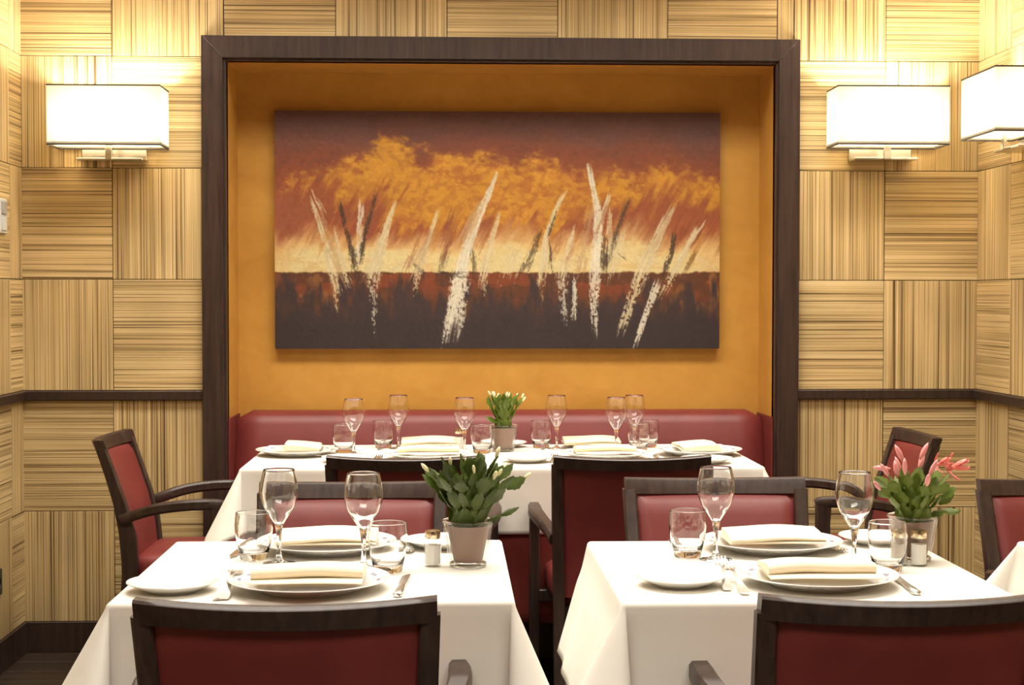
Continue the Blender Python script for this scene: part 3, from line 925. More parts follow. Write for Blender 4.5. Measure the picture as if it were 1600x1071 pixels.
def make_cloth(name, label, cat, x0, x1, y0, y1, z, drop, m, seed, flare=0.10, lobe=0.42, lat=0.20, group=None, off=0.0, fl4=None, lobes=None):
    """square cloth: four hanging sides and a conical fold at each corner.
    fl4: flare for the sides in the order +X, +Y, -X, -Y; lobes for corners ++ , -+, --, +-"""
    rs = random.Random(seed)
    cx, cy = (x0 + x1) / 2, (y0 + y1) / 2
    hx, hy = (x1 - x0) / 2 + off, (y1 - y0) / 2 + off
    NS, NCR = 26, 22
    fl4 = fl4 or [flare] * 4
    lobes = lobes or [lobe] * 4
    ph = [rs.uniform(0, 6.28) for _ in range(8)]
    # perimeter samples: (base point, kind, params)
    samples = []
    corners = [(hx, hy), (-hx, hy), (-hx, -hy), (hx, -hy)]
    # walk: side +X (from -hy to hy), corner ++, side +Y, ...
    sides = [((hx, -hy), (hx, hy), (1, 0)), ((hx, hy), (-hx, hy), (0, 1)), ((-hx, hy), (-hx, -hy), (-1, 0)), ((-hx, -hy), (hx, -hy), (0, -1))]
    for q, (a, b, nrm) in enumerate(sides):
        for k in range(NS):
            u = k / NS
            l_ = math.hypot(b[0] - a[0], b[1] - a[1]); e_ = 0.009 / l_
            v_ = e_ + (1 - 2 * e_) * u
            samples.append(('s', (a[0] + (b[0] - a[0]) * v_, a[1] + (b[1] - a[1]) * v_), nrm, q, u))
        a0 = math.atan2(nrm[1], nrm[0])
        for k in range(NCR):
            samples.append(('c', b, a0, q, k / NCR))
    N = len(samples)
    rings = []
    RR = 0.009
    # inner top ring, edge rounding, then the drop
    sl = [None, 0.0, 0.33, 0.66, 1.0] + [1.0 + (k + 1) / 16 for k in range(16)]
    for si, s in enumerate(sl):
        ring = []
        for smp in samples:
            kind, b, nn, q, u = smp
            if kind == 's':
                nx_, ny_ = nn
                fl = fl4[q] * (1.0) + 0.0
                waves = 0.022 * math.sin(u * PI * 3.0 + ph[q]) + 0.014 * math.sin(u * PI * 7 + ph[q + 4])
                waves *= math.sin(PI * u) ** 0.5 if 0 < u < 1 else 0
                L = drop
                if s is None: p = (max(-hx + 0.03, min(hx - 0.03, b[0])), max(-hy + 0.03, min(hy - 0.03, b[1])), z)
                elif s <= 1.0:
                    a = s * PI / 2
                    p = (b[0] + nx_ * (-RR + RR * math.sin(a)), b[1] + ny_ * (-RR + RR * math.sin(a)), z - RR + RR * math.cos(a))
                else:
                    d = (s - 1.0) * L
                    o_ = d * (fl * (0.55 + 0.45 * min(1, d / 0.08)) + waves)
                    p = (b[0] + nx_ * o_, b[1] + ny_ * o_, z - RR - math.sqrt(max(1e-6, d * d - o_ * o_)))
                # keep the top inset ring inside the corner
                ring.append(p)
            else:
                th = u * PI / 2
                a0 = nn
                n_ = (math.cos(a0 + th), math.sin(a0 + th))
                dg = (math.cos(a0 + PI / 4), math.sin(a0 + PI / 4)); tg = (-dg[1], dg[0])
                L = drop / max(math.cos(th), math.sin(th))
                L = drop + (L - drop) * 0.92
                f0, f1 = fl4[q], fl4[(q + 1) % 4]
                fl = f0 + (f1 - f0) * u
                if s is None: p = (b[0] - 0.03 * math.copysign(1, b[0]), b[1] - 0.03 * math.copysign(1, b[1]), z)
                elif s <= 1.0:
                    a = s * PI / 2
                    e = -RR + RR * math.sin(a)
                    sxn, syn = math.cos(a0) + math.cos(a0 + PI / 2), math.sin(a0) + math.sin(a0 + PI / 2)
                    # shrink into the corner
                    bx_, by_ = b[0] - RR * sxn, b[1] - RR * syn
                    p = (bx_ + n_[0] * RR * math.sin(a), by_ + n_[1] * RR * math.sin(a), z - RR + RR * math.cos(a))
                else:
                    d = (s - 1.0) * L
                    lb = lobes[q]
                    lob = lb * math.sin(2 * th) ** 1.3
                    la = lat * (lb / 0.42) * math.sin(4 * th)
                    ox = n_[0] * fl * d * 0.8 + dg[0] * lob * d - tg[0] * la * d
                    oy = n_[1] * fl * d * 0.8 + dg[1] * lob * d - tg[1] * la * d
                    sxn, syn = math.cos(a0) + math.cos(a0 + PI / 2), math.sin(a0) + math.sin(a0 + PI / 2)
                    bx_, by_ = b[0] - RR * sxn + n_[0] * RR, b[1] - RR * syn + n_[1] * RR
                    h2 = ox * ox + oy * oy
                    p = (bx_ + ox, by_ + oy, z - RR - math.sqrt(max(1e-6, d * d - min(h2, 0.8 * d * d))))
                ring.append(p)
        rings.append(ring)
    # straight side ends: match the corner start (side samples at the very edge)
    mb = MB()
    vs = [p for r in rings for p in r]
    fs = []
    for i in range(len(rings) - 1):
        for k in range(N):
            k2 = (k + 1) % N
            fs.append((i * N + k, i * N + k2, (i + 1) * N + k2, (i + 1) * N + k))
    fs.append(tuple(range(N)))
    mb.add(vs, fs)
    o = mb.build(name, m, None, fix=False)
    me = o.data
    bm = bmesh.new(); bm.from_mesh(me)
    bmesh.ops.remove_doubles(bm, verts=bm.verts, dist=0.0004)
    bmesh.ops.recalc_face_normals(bm, faces=bm.faces)
    bmesh.ops.triangulate(bm, faces=[f for f in bm.faces if len(f.verts) > 4])
    bm.to_mesh(me); bm.free()
    me.polygons.foreach_set('use_smooth', [True] * len(me.polygons))
    o.location = (cx, cy, 0)
    so = o.modifiers.new('thickness', 'SOLIDIFY'); so.thickness = 0.0016; so.offset = -1
    return tag(o, label, cat, group)

TL = (-0.590, 0.124, -2.972, -2.268)
TR = (0.3075, 1.022, -2.998, -2.296)
TB = (-0.647, 1.004, -0.805, -0.020)
T3 = (1.246, 1.890, -3.030, -2.329)
ZT = 0.750
GC, GU = 'white tablecloths', 'burgundy undercloths'
for nm, bx_, ld, sd in (('front left', TL, 0.30, 1), ('front right', TR, 0.30, 2), ('long back', TB, 0.235, 3), ('right edge', T3, 0.26, 4)):
    where = {'front left': 'front left, under the cream leafed plant', 'front right': 'front right, under the pink flowering plant',
             'long back': 'long back table before the banquette', 'right edge': 'table cut off by the right edge of the photo'}[nm]
    make_table('dark table under its cloths, ' + where, *bx_)
make_cloth('tablecloth', 'white tablecloth on the front left table', 'tablecloth', *TL, ZT, 0.29, CLOTH, 11, fl4=[0.10, 0.10, 0.16, 0.05], lobes=[0.06, 0.24, 0.40, 0.34], lat=0.28, group=GC)
make_cloth('tablecloth', 'white tablecloth on the front right table with the pink flowers', 'tablecloth', *TR, ZT, 0.24, CLOTH, 12, fl4=[0.10, 0.10, 0.27, 0.05], lobes=[0.36, 0.04, 0.33, 0.36], lat=0.30, group=GC)
make_cloth('tablecloth', 'long white tablecloth on the back table before the banquette', 'tablecloth', *TB, ZT, 0.20, CLOTH, 13, fl4=[0.16, 0.04, 0.16, 0.05], lobes=[0.2, 0.2, 0.40, 0.40], group=GC)
make_cloth('tablecloth', 'white tablecloth corner at the right edge of the photo', 'tablecloth', *T3, ZT, 0.26, CLOTH, 14, fl4=[0.04, 0.08, 0.20, 0.06], lobes=[0.05, 0.5, 0.45, 0.1], group=GC)
for bx_, lab, dr, sd in ((TL, 'burgundy undercloth showing below the front left tablecloth', 0.46, 21), (TR, 'burgundy undercloth showing below the front right tablecloth', 0.46, 22),
                         (TB, 'burgundy undercloth showing below the long back tablecloth', 0.475, 23)):
    make_cloth('table_undercloth', lab, 'undercloth', *bx_, ZT - 0.0035, dr, UNDER, sd, flare=0.02, lobe=0.06, lat=0.02, group=GU, off=-0.003)

# ------------------------------------------------------------------ tableware
ZP = ZT + 0.0006
def make_wine():
    t = thing('wine_glass', 'x', 'wine glass')
    outer = [(0.0085, 0.078), (0.0125, 0.0845), (0.0195, 0.0955), (0.0285, 0.110), (0.0350, 0.126), (0.0380, 0.141), (0.0372, 0.157), (0.0345, 0.173), (0.0312, 0.188)]
    inner = [(r - 0.0011, z + (0.002 if z < 0.1 else 0)) for r, z in outer]
    def dense(p, m=4):
        out = []
        for i in range(len(p) - 1):
            a, b, c_, d = p[max(i - 1, 0)], p[i], p[i + 1], p[min(i + 2, len(p) - 1)]
            for q in range(m):
                u = q / m
                out.append(tuple(0.5 * (2 * b[k] + (c_[k] - a[k]) * u + (2 * a[k] - 5 * b[k] + 4 * c_[k] - d[k]) * u * u + (-a[k] + 3 * b[k] - 3 * c_[k] + d[k]) * u ** 3) for k in (0, 1)))
        out.append(p[-1]); return out
    prof = [(0, 0.0765)] + dense(outer) + [(0.0306, 0.1886)] + dense(inner)[::-1] + [(0.004, 0.0835), (0, 0.083)]
    MB().lathe(prof, 40).build('bowl', GLASS, t, angle=60)
    stem = [(0, 0.0762), (0.0083, 0.0770), (0.0066, 0.068), (0.0052, 0.058), (0.0043, 0.045), (0.0042, 0.030), (0.0050, 0.019), (0.0068, 0.0105), (0, 0.0104)]
    MB().lathe(stem, 24).build('stem', GLASS, t, angle=60)
    foot = [(0, 0.0100), (0.0070, 0.0098), (0.0100, 0.0062), (0.016, 0.0040), (0.025, 0.0026), (0.0320, 0.0018), (0.0330, 0.0010), (0.0322, 0.0002), (0, 0.0002)]
    MB().lathe(foot, 40).build('foot', GLASS, t, angle=60)
    return t
def make_tumbler():
    t = thing('tumbler', 'x', 'glass')
    prof = [(0, 0.0002), (0.026, 0.0002), (0.0275, 0.002), (0.0300, 0.014), (0.0345, 0.034), (0.0378, 0.055), (0.0385, 0.068), (0.0378, 0.082), (0.0366, 0.0925), (0.0363, 0.0950), (0.03615, 0.0956),
            (0.0356, 0.0961), (0.03505, 0.0956), (0.0351, 0.0950), (0.0354, 0.0925), (0.0366, 0.082), (0.0373, 0.068), (0.0366, 0.055), (0.0332, 0.034), (0.0290, 0.018), (0.024, 0.0135), (0, 0.0125)]
    MB().lathe(prof, 44).build('glass_body', GLASS, t, angle=60)
    return t
def plate_prof(r, h, foot, lip=0.0022):
    return [(0, 0.0026), (foot - 0.004, 0.0026), (foot - 0.003, 0.0), (foot, 0.0), (foot + 0.004, 0.004), (r * 0.74, h * 0.42), (r * 0.97, h * 0.93), (r, h), (r * 0.992, h + 0.0015),
            (r * 0.96, h * 0.93 + lip), (r * 0.74, h * 0.42 + lip + 0.0010), (r * 0.68, h * 0.22 + lip), (r * 0.6, 0.0052), (0, 0.0050)]
def lathe_mesh_obj(name, prof, n, m):
    return MB().lathe(prof, n).build(name, m, None, angle=35)
plate0 = lathe_mesh_obj('dinner_plate', plate_prof(0.148, 0.022, 0.088), 64, PORC); tag(plate0, 'x', 'plate')
bread0 = lathe_mesh_obj('bread_plate', plate_prof(0.083, 0.0175, 0.045), 48, PLAINP); tag(bread0, 'x', 'plate')

def make_napkin(seed):
    rs = random.Random(seed)
    mb = MB()
    hw = 0.100
    def strip(prof_fn, n=14):
        secs = []
        for k in range(n + 1):
            u = -1 + 2 * k / n
            secs.append([(u * hw + dx, yy, zz) for dx, yy, zz in prof_fn(u)])
        mb.loft(secs)
    sag = lambda u: -0.0035 * (abs(u) ** 3) + 0.0012 * math.sin(u * 4 + seed)
    def lower(u):
        z = 0.0012 + sag(u) * 0.3 + 0.001
        return [(0, -0.082, z), (0, 0.07, z), (0, 0.072, z + 0.002), (0, 0.07, z + 0.004), (0, -0.08, z + 0.0035), (0, -0.0835, z + 0.0018)]
    strip(lower)
    def upper(u):
        z = 0.0062 + sag(u)
        sk = 0.006 * u * rs.uniform(0.9, 1.1)
        yf = -0.050 + sk
        pts = []
        h = 0.0195
        for k in range(9):
            a = -PI / 2 - PI * k / 8
            pts.append((0, yf + 0.010 + 0.011 * math.cos(a), z + h / 2 + h / 2 * math.sin(a)))
        pts += [(0, yf + 0.06, z + h * 0.86), (0, 0.066 + sk, z + h * 0.55), (0, 0.072 + sk, z + h * 0.4), (0, 0.066 + sk, z + 0.001)]
        return pts
    strip(upper)
    o = mb.build('napkin', NAPK, None, angle=50)
    return tag(o, 'x', 'napkin')
napkins = [make_napkin(s) for s in (1, 2, 3)]

def fork_mesh():
    t = thing('fork', 'x', 'fork')
    # handle along +Y from y=0; tines at y ~ 0.19
    secs = []
    for y_, w_, z_, th in ((0.0, 0.005, 0.004, 0.0012), (0.004, 0.0085, 0.004, 0.0014), (0.025, 0.0085, 0.0042, 0.0014), (0.06, 0.0052, 0.006, 0.0016), (0.105, 0.0032, 0.010, 0.0018), (0.128, 0.0034, 0.0095, 0.0016), (0.139, 0.0095, 0.006, 0.0012), (0.146, 0.0118, 0.0048, 0.001)):
        secs.append([(-w_, y_, z_ - th), (w_, y_, z_ - th), (w_, y_, z_ + th), (-w_, y_, z_ + th)])
    MB().loft(secs).build('handle', STEEL, t, angle=50)
    for k in range(4):
        x = -0.0096 + 0.0064 * k
        secs = []
        for y_, w_, z_ in ((0.145, 0.0022, 0.0048), (0.160, 0.0020, 0.0042), (0.178, 0.0016, 0.0062), (0.192, 0.0008, 0.0095)):
            secs.append([(x - w_, y_, z_ - 0.0009), (x + w_, y_, z_ - 0.0009), (x + w_, y_, z_ + 0.0009), (x - w_, y_, z_ + 0.0009)])
        MB().loft(secs).build('tine', STEEL, t, angle=50)
    return t
def knife_mesh():
    t = thing('knife', 'x', 'knife')
    secs = []
    for y_, w_, z_, th in ((0.0, 0.006, 0.0045, 0.003), (0.003, 0.0088, 0.0045, 0.004), (0.05, 0.0078, 0.0045, 0.0038), (0.095, 0.0058, 0.0045, 0.0034), (0.102, 0.0064, 0.0045, 0.0034)):
        secs.append([(-w_, y_, z_ - th * .4), (-w_ * .5, y_, z_ - th), (w_ * .5, y_, z_ - th), (w_, y_, z_ - th * .4), (w_, y_, z_ + th * .4), (w_ * .5, y_, z_ + th), (-w_ * .5, y_, z_ + th), (-w_, y_, z_ + th * .4)])
    MB().loft(secs).build('handle', STEEL, t, angle=50)
    secs = []
    for y_, a, b in ((0.101, -0.006, 0.006), (0.112, -0.0085, 0.0062), (0.16, -0.0095, 0.0065), (0.19, -0.0085, 0.0065), (0.206, -0.002, 0.006), (0.212, 0.003, 0.0052)):
        secs.append([(a, y_, 0.0040), (b, y_, 0.0034), (b, y_, 0.0054), (a, y_, 0.0046)])
    MB().loft(secs).build('blade', STEEL, t, angle=50)
    return t
def shaker_mesh(fill, nm):
    t = thing(nm, 'x', 'shaker')
    MB().lathe([(0, 0.0002), (0.0165, 0.0002), (0.0175, 0.002), (0.0175, 0.046), (0.0160, 0.052), (0.0135, 0.055), (0, 0.055)], 8).build('glass_body', THIN, t, angle=30)
    MB().lathe([(0, 0.004), (0.0143, 0.004), (0.0155, 0.006), (0.0155, 0.043), (0, 0.0435)], 8).build('contents', fill, t, angle=30)
    MB().lathe([(0, 0.0552), (0.0148, 0.0552), (0.0156, 0.057), (0.0156, 0.067), (0.0148, 0.0705), (0.008, 0.0722), (0, 0.0726)], 20).build('cap', CAPM, t, angle=40)
    return t
wine0, tum0, fork0, knife0 = make_wine(), make_tumbler(), fork_mesh(), knife_mesh()
salt0, pepper0 = shaker_mesh(SALT, 'salt_shaker'), shaker_mesh(PEPPER, 'pepper_shaker')
used = set()
def put(proto, x, y, z, rz, label, group, rot=None):
    if proto.name in used: o = copy_tree(proto)
    else: used.add(proto.name); o = proto
    o.location = (x, y, z); o.rotation_euler = (rot or (0, 0, 0))[0], (rot or (0, 0, 0))[1], rz
    return relabel(o, label, group)

FL = 'on the front left table'; FRT = 'on the front right table'; BT = 'on the long back table'
GW, GT, GD, GB, GN, GF, GK = ('wine glasses', 'tumblers', 'dinner plates', 'bread plates', 'folded napkins', 'forks', 'knives')
def xf(ox, oy, rz, x, y):
    return ox + x * math.cos(rz) - y * math.sin(rz), oy + x * math.sin(rz) + y * math.cos(rz)
def setting(px, py, rz, who, bread=(-0.245, -0.005), forks=((-0.172, -0.13), (-0.150, -0.115)), knife=(0.165, -0.12), nk=0, nrot=0.0, noff=(0.0, 0.005), lift=0.0, psc=1.0):
    pl_ = put(plate0, px, py, ZP, rz + 0.3, 'white dinner plate under a napkin, ' + who, GD)
    pl_.scale = (psc, psc, psc)
    nx_, ny_ = xf(px, py, rz, *noff)
    put(napkins[nk], nx_, ny_, ZP + 0.0215 * psc, rz + nrot, 'cream folded napkin lying on a plate, ' + who, GN)
    if bread:
        put(bread0, *xf(px, py, rz, *bread), ZP, rz, 'small plain bread plate, ' + who, GB)
    for i, f in enumerate(forks):
        put(fork0, *xf(px, py, rz, *f), ZP, rz + (-0.10 + 0.12 * i), 'steel fork, ' + ('outer' if i == 0 else 'inner') + ' of the pair, ' + who, GF, rot=(lift, 0, 0))
    if knife:
        put(knife0, *xf(px, py, rz, *knife), ZP, rz - 0.06, 'steel table knife, ' + who, GK)
def wine(x, y, lab): put(wine0, x, y, ZP, 0, lab, GW)
def tumbler(x, y, lab): put(tum0, x, y, ZP, 0, lab, GT)

setting(-0.247, -2.852, 0, 'near place of the front left table', forks=((-0.152, -0.105), (-0.139, -0.102)), knife=(0.163, -0.085), nk=0, lift=0.14)
setting(-0.247, -2.415, PI, 'far place of the front left table', bread=(-0.240, -0.04), forks=((-0.185, -0.125), (-0.163, -0.125)), knife=(0.175, -0.12), nk=1)
setting(0.690, -2.835, 0, 'near place of the front right table', bread=(-0.256, 0.0), forks=((-0.180, -0.065), (-0.154, -0.105)), knife=(0.152, -0.115), nk=2, nrot=-0.03, lift=0.12)
setting(0.687, -2.432, PI, 'far place of the front right table', bread=(-0.246, -0.075), forks=((-0.158, -0.13), (-0.128, -0.13)), knife=(0.195, -0.11), nk=1)
wine(-0.160, -2.634, 'wine glass between the two front left plates, near the tumbler and salt')
wine(-0.332, -2.567, 'leftmost wine glass on the front left table')
tumbler(-0.111, -2.673, 'tumbler beside the salt shaker on the front left table')
tumbler(-0.388, -2.518, 'leftmost tumbler on the front left table')
wine(0.548, -2.552, 'wine glass at the left of the front right table')
wine(0.805, -2.655, 'wine glass left of the pink flowers on the front right table')
tumbler(0.496, -2.516, 'tumbler at the left of the front right table')
tumbler(0.860, -2.694, 'tumbler before the pink flower pot on the front right table')
put(salt0, -0.025, -2.611, ZP, 0.2, 'glass salt shaker beside the pot on the front left table', 'salt shakers')
put(salt0, 0.938, -2.640, ZP, 0.2, 'glass salt shaker before the pink flower pot on the front right table', 'salt shakers')
put(pepper0, 0.902, -2.630, ZP, 0.0, 'glass pepper shaker half behind the tumbler on the front right table', 'pepper shakers')
put(salt0, 0.043, -0.209, ZP, 0.2, 'glass salt shaker on the long back table', 'salt shakers')

setting(-0.505, -0.395, -PI / 2, 'left end of the long back table', psc=0.94, bread=None, forks=(), knife=(0.05, -0.02), nk=0, noff=(0.0, 0.01))
setting(0.850, -0.430, PI / 2, 'right end of the long back table', bread=(-0.262, 0.015), forks=((-0.19, -0.05), (-0.19, 0.0)), knife=None, nk=1, noff=(0.0, 0.0))
setting(-0.060, -0.545, 0, 'near left place of the long back table', bread=(-0.262, -0.08), forks=((-0.182, -0.13), (-0.160, -0.13)), nk=2)
setting(0.522, -0.540, 0, 'near right place of the long back table', bread=(-0.262, -0.10), forks=((-0.182, -0.13), (-0.160, -0.13)), nk=0)
setting(-0.060, -0.150, PI, 'banquette side left place of the long back table', psc=0.64, bread=(-0.262, -0.03), forks=((-0.182, -0.13),), nk=1)
setting(0.511, -0.150, PI, 'banquette side right place of the long back table', psc=0.64, bread=None, forks=((-0.182, -0.13),), nk=2)
for x, y_, l in ((-0.315, -0.385, 'leftmost wine glass on the long back table'), (-0.171, -0.176, 'second wine glass from the left on the long back table'),
                 (0.060, -0.325, 'wine glass just left of the plant on the long back table'), (0.385, -0.202, 'wine glass just right of the plant on the long back table'),
                 (0.583, -0.316, 'second wine glass from the right on the long back table'), (0.659, -0.204, 'rightmost wine glass on the long back table')):
    wine(x, y_, l)
for x, y_, l in ((-0.354, -0.312, 'leftmost tumbler on the long back table'), (-0.225, -0.145, 'second tumbler from the left on the long back table'),
                 (0.119, -0.347, 'tumbler just left of the plant on the long back table'), (0.333, -0.160, 'tumbler just right of the plant on the long back table'),
                 (0.665, -0.290, 'second tumbler from the right on the long back table'), (0.716, -0.150, 'rightmost tumbler on the long back table')):
    tumbler(x, y_, l)

# ------------------------------------------------------------------ flowering leaf cacti in glass pots
def leaf_mesh(name, w_, L, m, serr=4, curl=0.0):
    """flat serrated segment growing along +Z from the origin, facing -Y."""
    n = 14
    vs = []
    for k in range(n + 1):
        u = k / n
        base = math.sin(PI * min(1, u * 0.86 + 0.14)) ** 0.7
        ser = 1.0 - 0.24 * ((u * serr) % 1.0) if 0.15 < u < 0.97 else 0.9
        hw = w_ / 2 * base * ser * (0.55 + 0.45 * sm1(0.0, 0.45, u))
        yb = curl * L * u * u
        z = u * L
        vs.append([(-hw, yb + 0.0012, z), (-hw * 0.5, yb - 0.0006, z), (0, yb - 0.0020, z), (hw * 0.5, yb - 0.0006, z), (hw, yb + 0.0012, z),
                   (hw * 0.5, yb + 0.0014, z), (0, yb + 0.0022, z), (-hw * 0.5, yb + 0.0014, z)])
    mb = MB().loft(vs)
    me = bpy.data.meshes.new(name)
    me.from_pydata(mb.v, [], mb.f)
    bm = bmesh.new(); bm.from_mesh(me); bmesh.ops.recalc_face_normals(bm, faces=bm.faces); bm.to_mesh(me); bm.free()
    me.polygons.foreach_set('use_smooth', [True] * len(me.polygons)); me.set_sharp_from_angle(angle=R(50))
    me.materials.append(m)
    return me
def sm1(a, b, x):
    t_ = max(0, min(1, (x - a) / (b - a))); return t_ * t_ * (3 - 2 * t_)
def lathe_me(name, prof, n, m):
    mb = MB().lathe(prof, n)
    me = bpy.data.meshes.new(name); me.from_pydata(mb.v, [], mb.f)
    bm = bmesh.new(); bm.from_mesh(me); bmesh.ops.recalc_face_normals(bm, faces=bm.faces); bm.to_mesh(me); bm.free()
    me.polygons.foreach_set('use_smooth', [True] * len(me.polygons)); me.materials.append(m)
    return me
bud_w = lathe_me('bud', [(0, 0), (0.002, 0.001), (0.0036, 0.007), (0.0042, 0.013), (0.0030, 0.019), (0, 0.023)], 10, BUDW)
bud_p = lathe_me('bud', [(0, 0), (0.002, 0.001), (0.0042, 0.009), (0.0052, 0.018), (0.0036, 0.028), (0, 0.036)], 10, BUDP)
petal_me = leaf_mesh('petal', 0.011, 0.034, PETAL, serr=0.01, curl=-0.25)

pot_top, pot_bot, pot_h = 0.051, 0.037, 0.088
def make_pot(t):
    prof = [(0, 0.0003), (pot_bot - 0.002, 0.0003), (pot_bot, 0.003), (pot_bot + 0.001, 0.010), (pot_top, pot_h), (pot_top - 0.0015, pot_h + 0.0012), (pot_top - 0.003, pot_h), (pot_bot - 0.0025, 0.013), (pot_bot - 0.006, 0.010), (0, 0.0095)]
    MB().lathe(prof, 48).build('glass_pot', THIN, t, angle=50)
    prof = [(0, 0.0102), (0.0275, 0.0102), (0.0290, 0.013), (0.0425, pot_h - 0.006), (0.0405, pot_h - 0.006), (0.0400, pot_h - 0.014), (0, pot_h - 0.014)]
    gb = MB().lathe([(0, 0.0004), (pot_bot - 0.003, 0.0004), (pot_bot - 0.001, 0.002), (pot_bot - 0.0005, 0.0070), (pot_bot - 0.003, 0.0090), (0, 0.0090)], 40).build('glass_base', GLASS, t, angle=40)
    ring = []
    for k in range(10):
        a = 2 * PI * k / 10
        ring.append((pot_top - 0.0010 + 0.0019 * math.cos(a), pot_h + 0.0024 + 0.0017 * math.sin(a)))
    MB().lathe(ring + [ring[0]], 48).build('glass_rim', GLASS, t, smooth=True)
    ip = MB().lathe(prof, 40).build('inner_pot', POTB, t, angle=50)
    MB().lathe([(0, pot_h - 0.010), (0.02, pot_h - 0.0095), (0.039, pot_h - 0.0115), (0.0385, pot_h - 0.0138), (0, pot_h - 0.0138)], 24).build('soil', SOIL, t, angle=50)

def stem_frame(d, face):
    z = d.normalized()
    x = z.cross(face)
    if x.length < 1e-3: x = z.cross(Vector((1, 0, 0)))
    x.normalize()
    y = z.cross(x).normalized()
    return Matrix((x, y, z)).transposed().to_4x4()

def make_plant(label, loc, leaf_m, seed, stems, tilt, seglen, width, nseg, buds, bud_me, scale=1.0, extra=()):
    t = thing('potted_cactus', label, 'plant', loc, 0, 'potted leaf cacti in glass pots')
    make_pot(t)
    rs = random.Random(seed)
    vari = [leaf_mesh('leaf', width * a, seglen * b, leaf_m, 4, c_) for a, b, c_ in ((1.0, 1.0, 0.05), (0.85, 1.08, -0.05), (1.12, 0.92, 0.1))]
    tips = []
    for k in range(stems):
        az = 2.39996 * k + rs.uniform(-.25, .25)
        f = math.sqrt((k + 0.5) / stems)
        tl = R(tilt) * 0.62 * f * rs.uniform(0.85, 1.15)
        p = Vector((0.017 * f * math.cos(az), 0.017 * f * math.sin(az), pot_h - 0.016))
        n = nseg if f < 0.93 or rs.random() < 0.6 else nseg - 1
        for s_ in range(n):
            d = Vector((math.sin(tl) * math.cos(az), math.sin(tl) * math.sin(az), math.cos(tl)))
            face = Vector((math.cos(az + rs.uniform(-.6, .6)), math.sin(az + rs.uniform(-.6, .6)), 0.2))
            # leaf pads mostly show their broad side outward
            M = stem_frame(d, face)
            i_ = rs.randrange(3)
            o = link(bpy.data.objects.new('leaf', vari[i_])); o.parent = t
            sc = scale * (1.0 - 0.06 * s_) * rs.uniform(0.92, 1.08)
            o.matrix_local = Matrix.Translation(p) @ M @ Matrix.Scale(sc, 4)
            ln_ = seglen * sc * (1.0, 1.08, 0.92)[i_]
            p = p + d * ln_ * 0.93
            tl = tl + R(tilt) * rs.uniform(0.15, 0.42) * f
            az += rs.uniform(-.15, .15)
        tips.append((p.copy(), d.copy(), az))
    rs.shuffle(tips)
    for p, d, az in tips[:buds]:
        dd = (d + Vector((rs.uniform(-.3, .3), rs.uniform(-.3, .3), 0.25))).normalized()
        o = link(bpy.data.objects.new('bud', bud_me)); o.parent = t
        o.matrix_local = Matrix.Translation(p - d * 0.003) @ stem_frame(dd, Vector((1, 0.1, 0))) @ Matrix.Scale(rs.uniform(0.8, 1.15), 4)
    return t, vari, rs

tp, vr, rs_ = make_plant('dark green leaf cactus with cream buds in a glass pot, front left table', (0.045, -2.614, ZP), LEAF_D, 4, 40, 46, 0.054, 0.036, 3, 10, bud_w)
# two stray low pads leaning right, as in the photograph
for p, d in (((0.03, 0.0, 0.082), (0.85, 0.1, 0.42)), ((0.062, 0.005, 0.099), (0.9, 0.0, 0.35))):
    o = link(bpy.data.objects.new('leaf', vr[1])); o.parent = tp
    o.matrix_local = Matrix.Translation(p) @ stem_frame(Vector(d), Vector((0.2, -0.5, 1))) @ Matrix.Scale(0.72, 4)
tp, vr, rs_ = make_plant('green leaf cactus with cream buds in a glass pot, long back table', (0.195, -0.286, ZP), LEAF_M, 9, 28, 30, 0.047, 0.032, 3, 10, bud_w)
o = link(bpy.data.objects.new('leaf', vr[0])); o.parent = tp
o.matrix_local = Matrix.Translation((-0.02, -0.01, 0.10)) @ stem_frame(Vector((-0.8, -0.1, 0.45)), Vector((0.1, -0.6, 1)))
tp, vr, rs_ = make_plant('leaf cactus with coral pink flowers in a glass pot, front right table', (0.945, -2.575, ZP), LEAF_M, 17, 28, 50, 0.044, 0.034, 3, 8, bud_p)
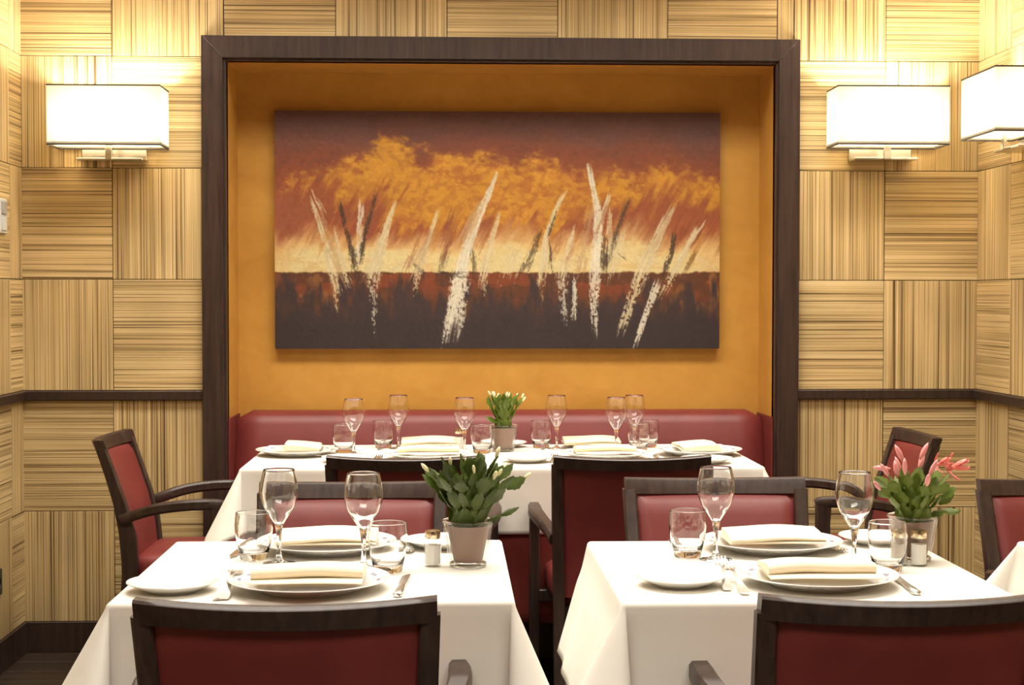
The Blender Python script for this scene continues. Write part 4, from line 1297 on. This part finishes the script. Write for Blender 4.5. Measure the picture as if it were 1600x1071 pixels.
def flower(t, p, d, n=11, s=1.0):
    f = link(bpy.data.objects.new('flower', lathe_me('flower', [(0, -0.004), (0.003, 0), (0.0035, 0.012), (0.0015, 0.03), (0, 0.042)], 8, BUDP)))
    f.parent = t
    f.matrix_local = Matrix.Translation(p) @ stem_frame(Vector(d), Vector((0.1, 1, 0.2))) @ Matrix.Scale(s, 4)
    for k in range(n):
        a = 2.39996 * k
        tl = R(32 + 38 * (k % 2))
        dd = Vector((math.sin(tl) * math.cos(a), math.sin(tl) * math.sin(a), math.cos(tl)))
        o = link(bpy.data.objects.new('petal', petal_me)); o.parent = f
        o.matrix_local = Matrix.Translation((0, 0, 0.012 * (1 - k % 2))) @ stem_frame(dd, Vector((-math.cos(a), -math.sin(a), 0.3)))
flower(tp, (0.062, -0.02, 0.188), (0.9, -0.35, 0.25), 12, 1.0)
flower(tp, (0.035, -0.03, 0.196), (0.7, -0.6, 0.35), 9, 0.75)
for p, d in (((-0.02, 0.0, 0.20), (-0.45, 0.0, 0.9)), ((-0.045, 0.0, 0.185), (-0.95, 0, 0.1)), ((0.01, -0.01, 0.205), (0.4, 0, 0.8)), ((0.02, -0.04, 0.175), (0.35, -0.3, 0.9))):
    o = link(bpy.data.objects.new('bud', bud_p)); o.parent = tp
    o.matrix_local = Matrix.Translation(p) @ stem_frame(Vector(d), Vector((0.1, 1, 0.2))) @ Matrix.Scale(1.1, 4)
for p, d in (((0.03, 0.0, 0.085), (0.85, 0.0, 0.35)), ((0.06, 0.0, 0.10), (0.95, 0.0, -0.05)), ((0.05, -0.01, 0.115), (0.8, 0.0, 0.55))):
    o = link(bpy.data.objects.new('leaf', vr[1])); o.parent = tp
    o.matrix_local = Matrix.Translation(p) @ stem_frame(Vector(d), Vector((0.2, -0.7, 0.9))) @ Matrix.Scale(0.8, 4)

# prototypes that were never placed would sit at the origin
for pr in (salt0, pepper0, wine0, tum0, fork0, knife0, plate0, bread0, *napkins):
    if pr.name not in used:
        for ch in list(pr.children): bpy.data.objects.remove(ch, do_unlink=True)
        bpy.data.objects.remove(pr, do_unlink=True)
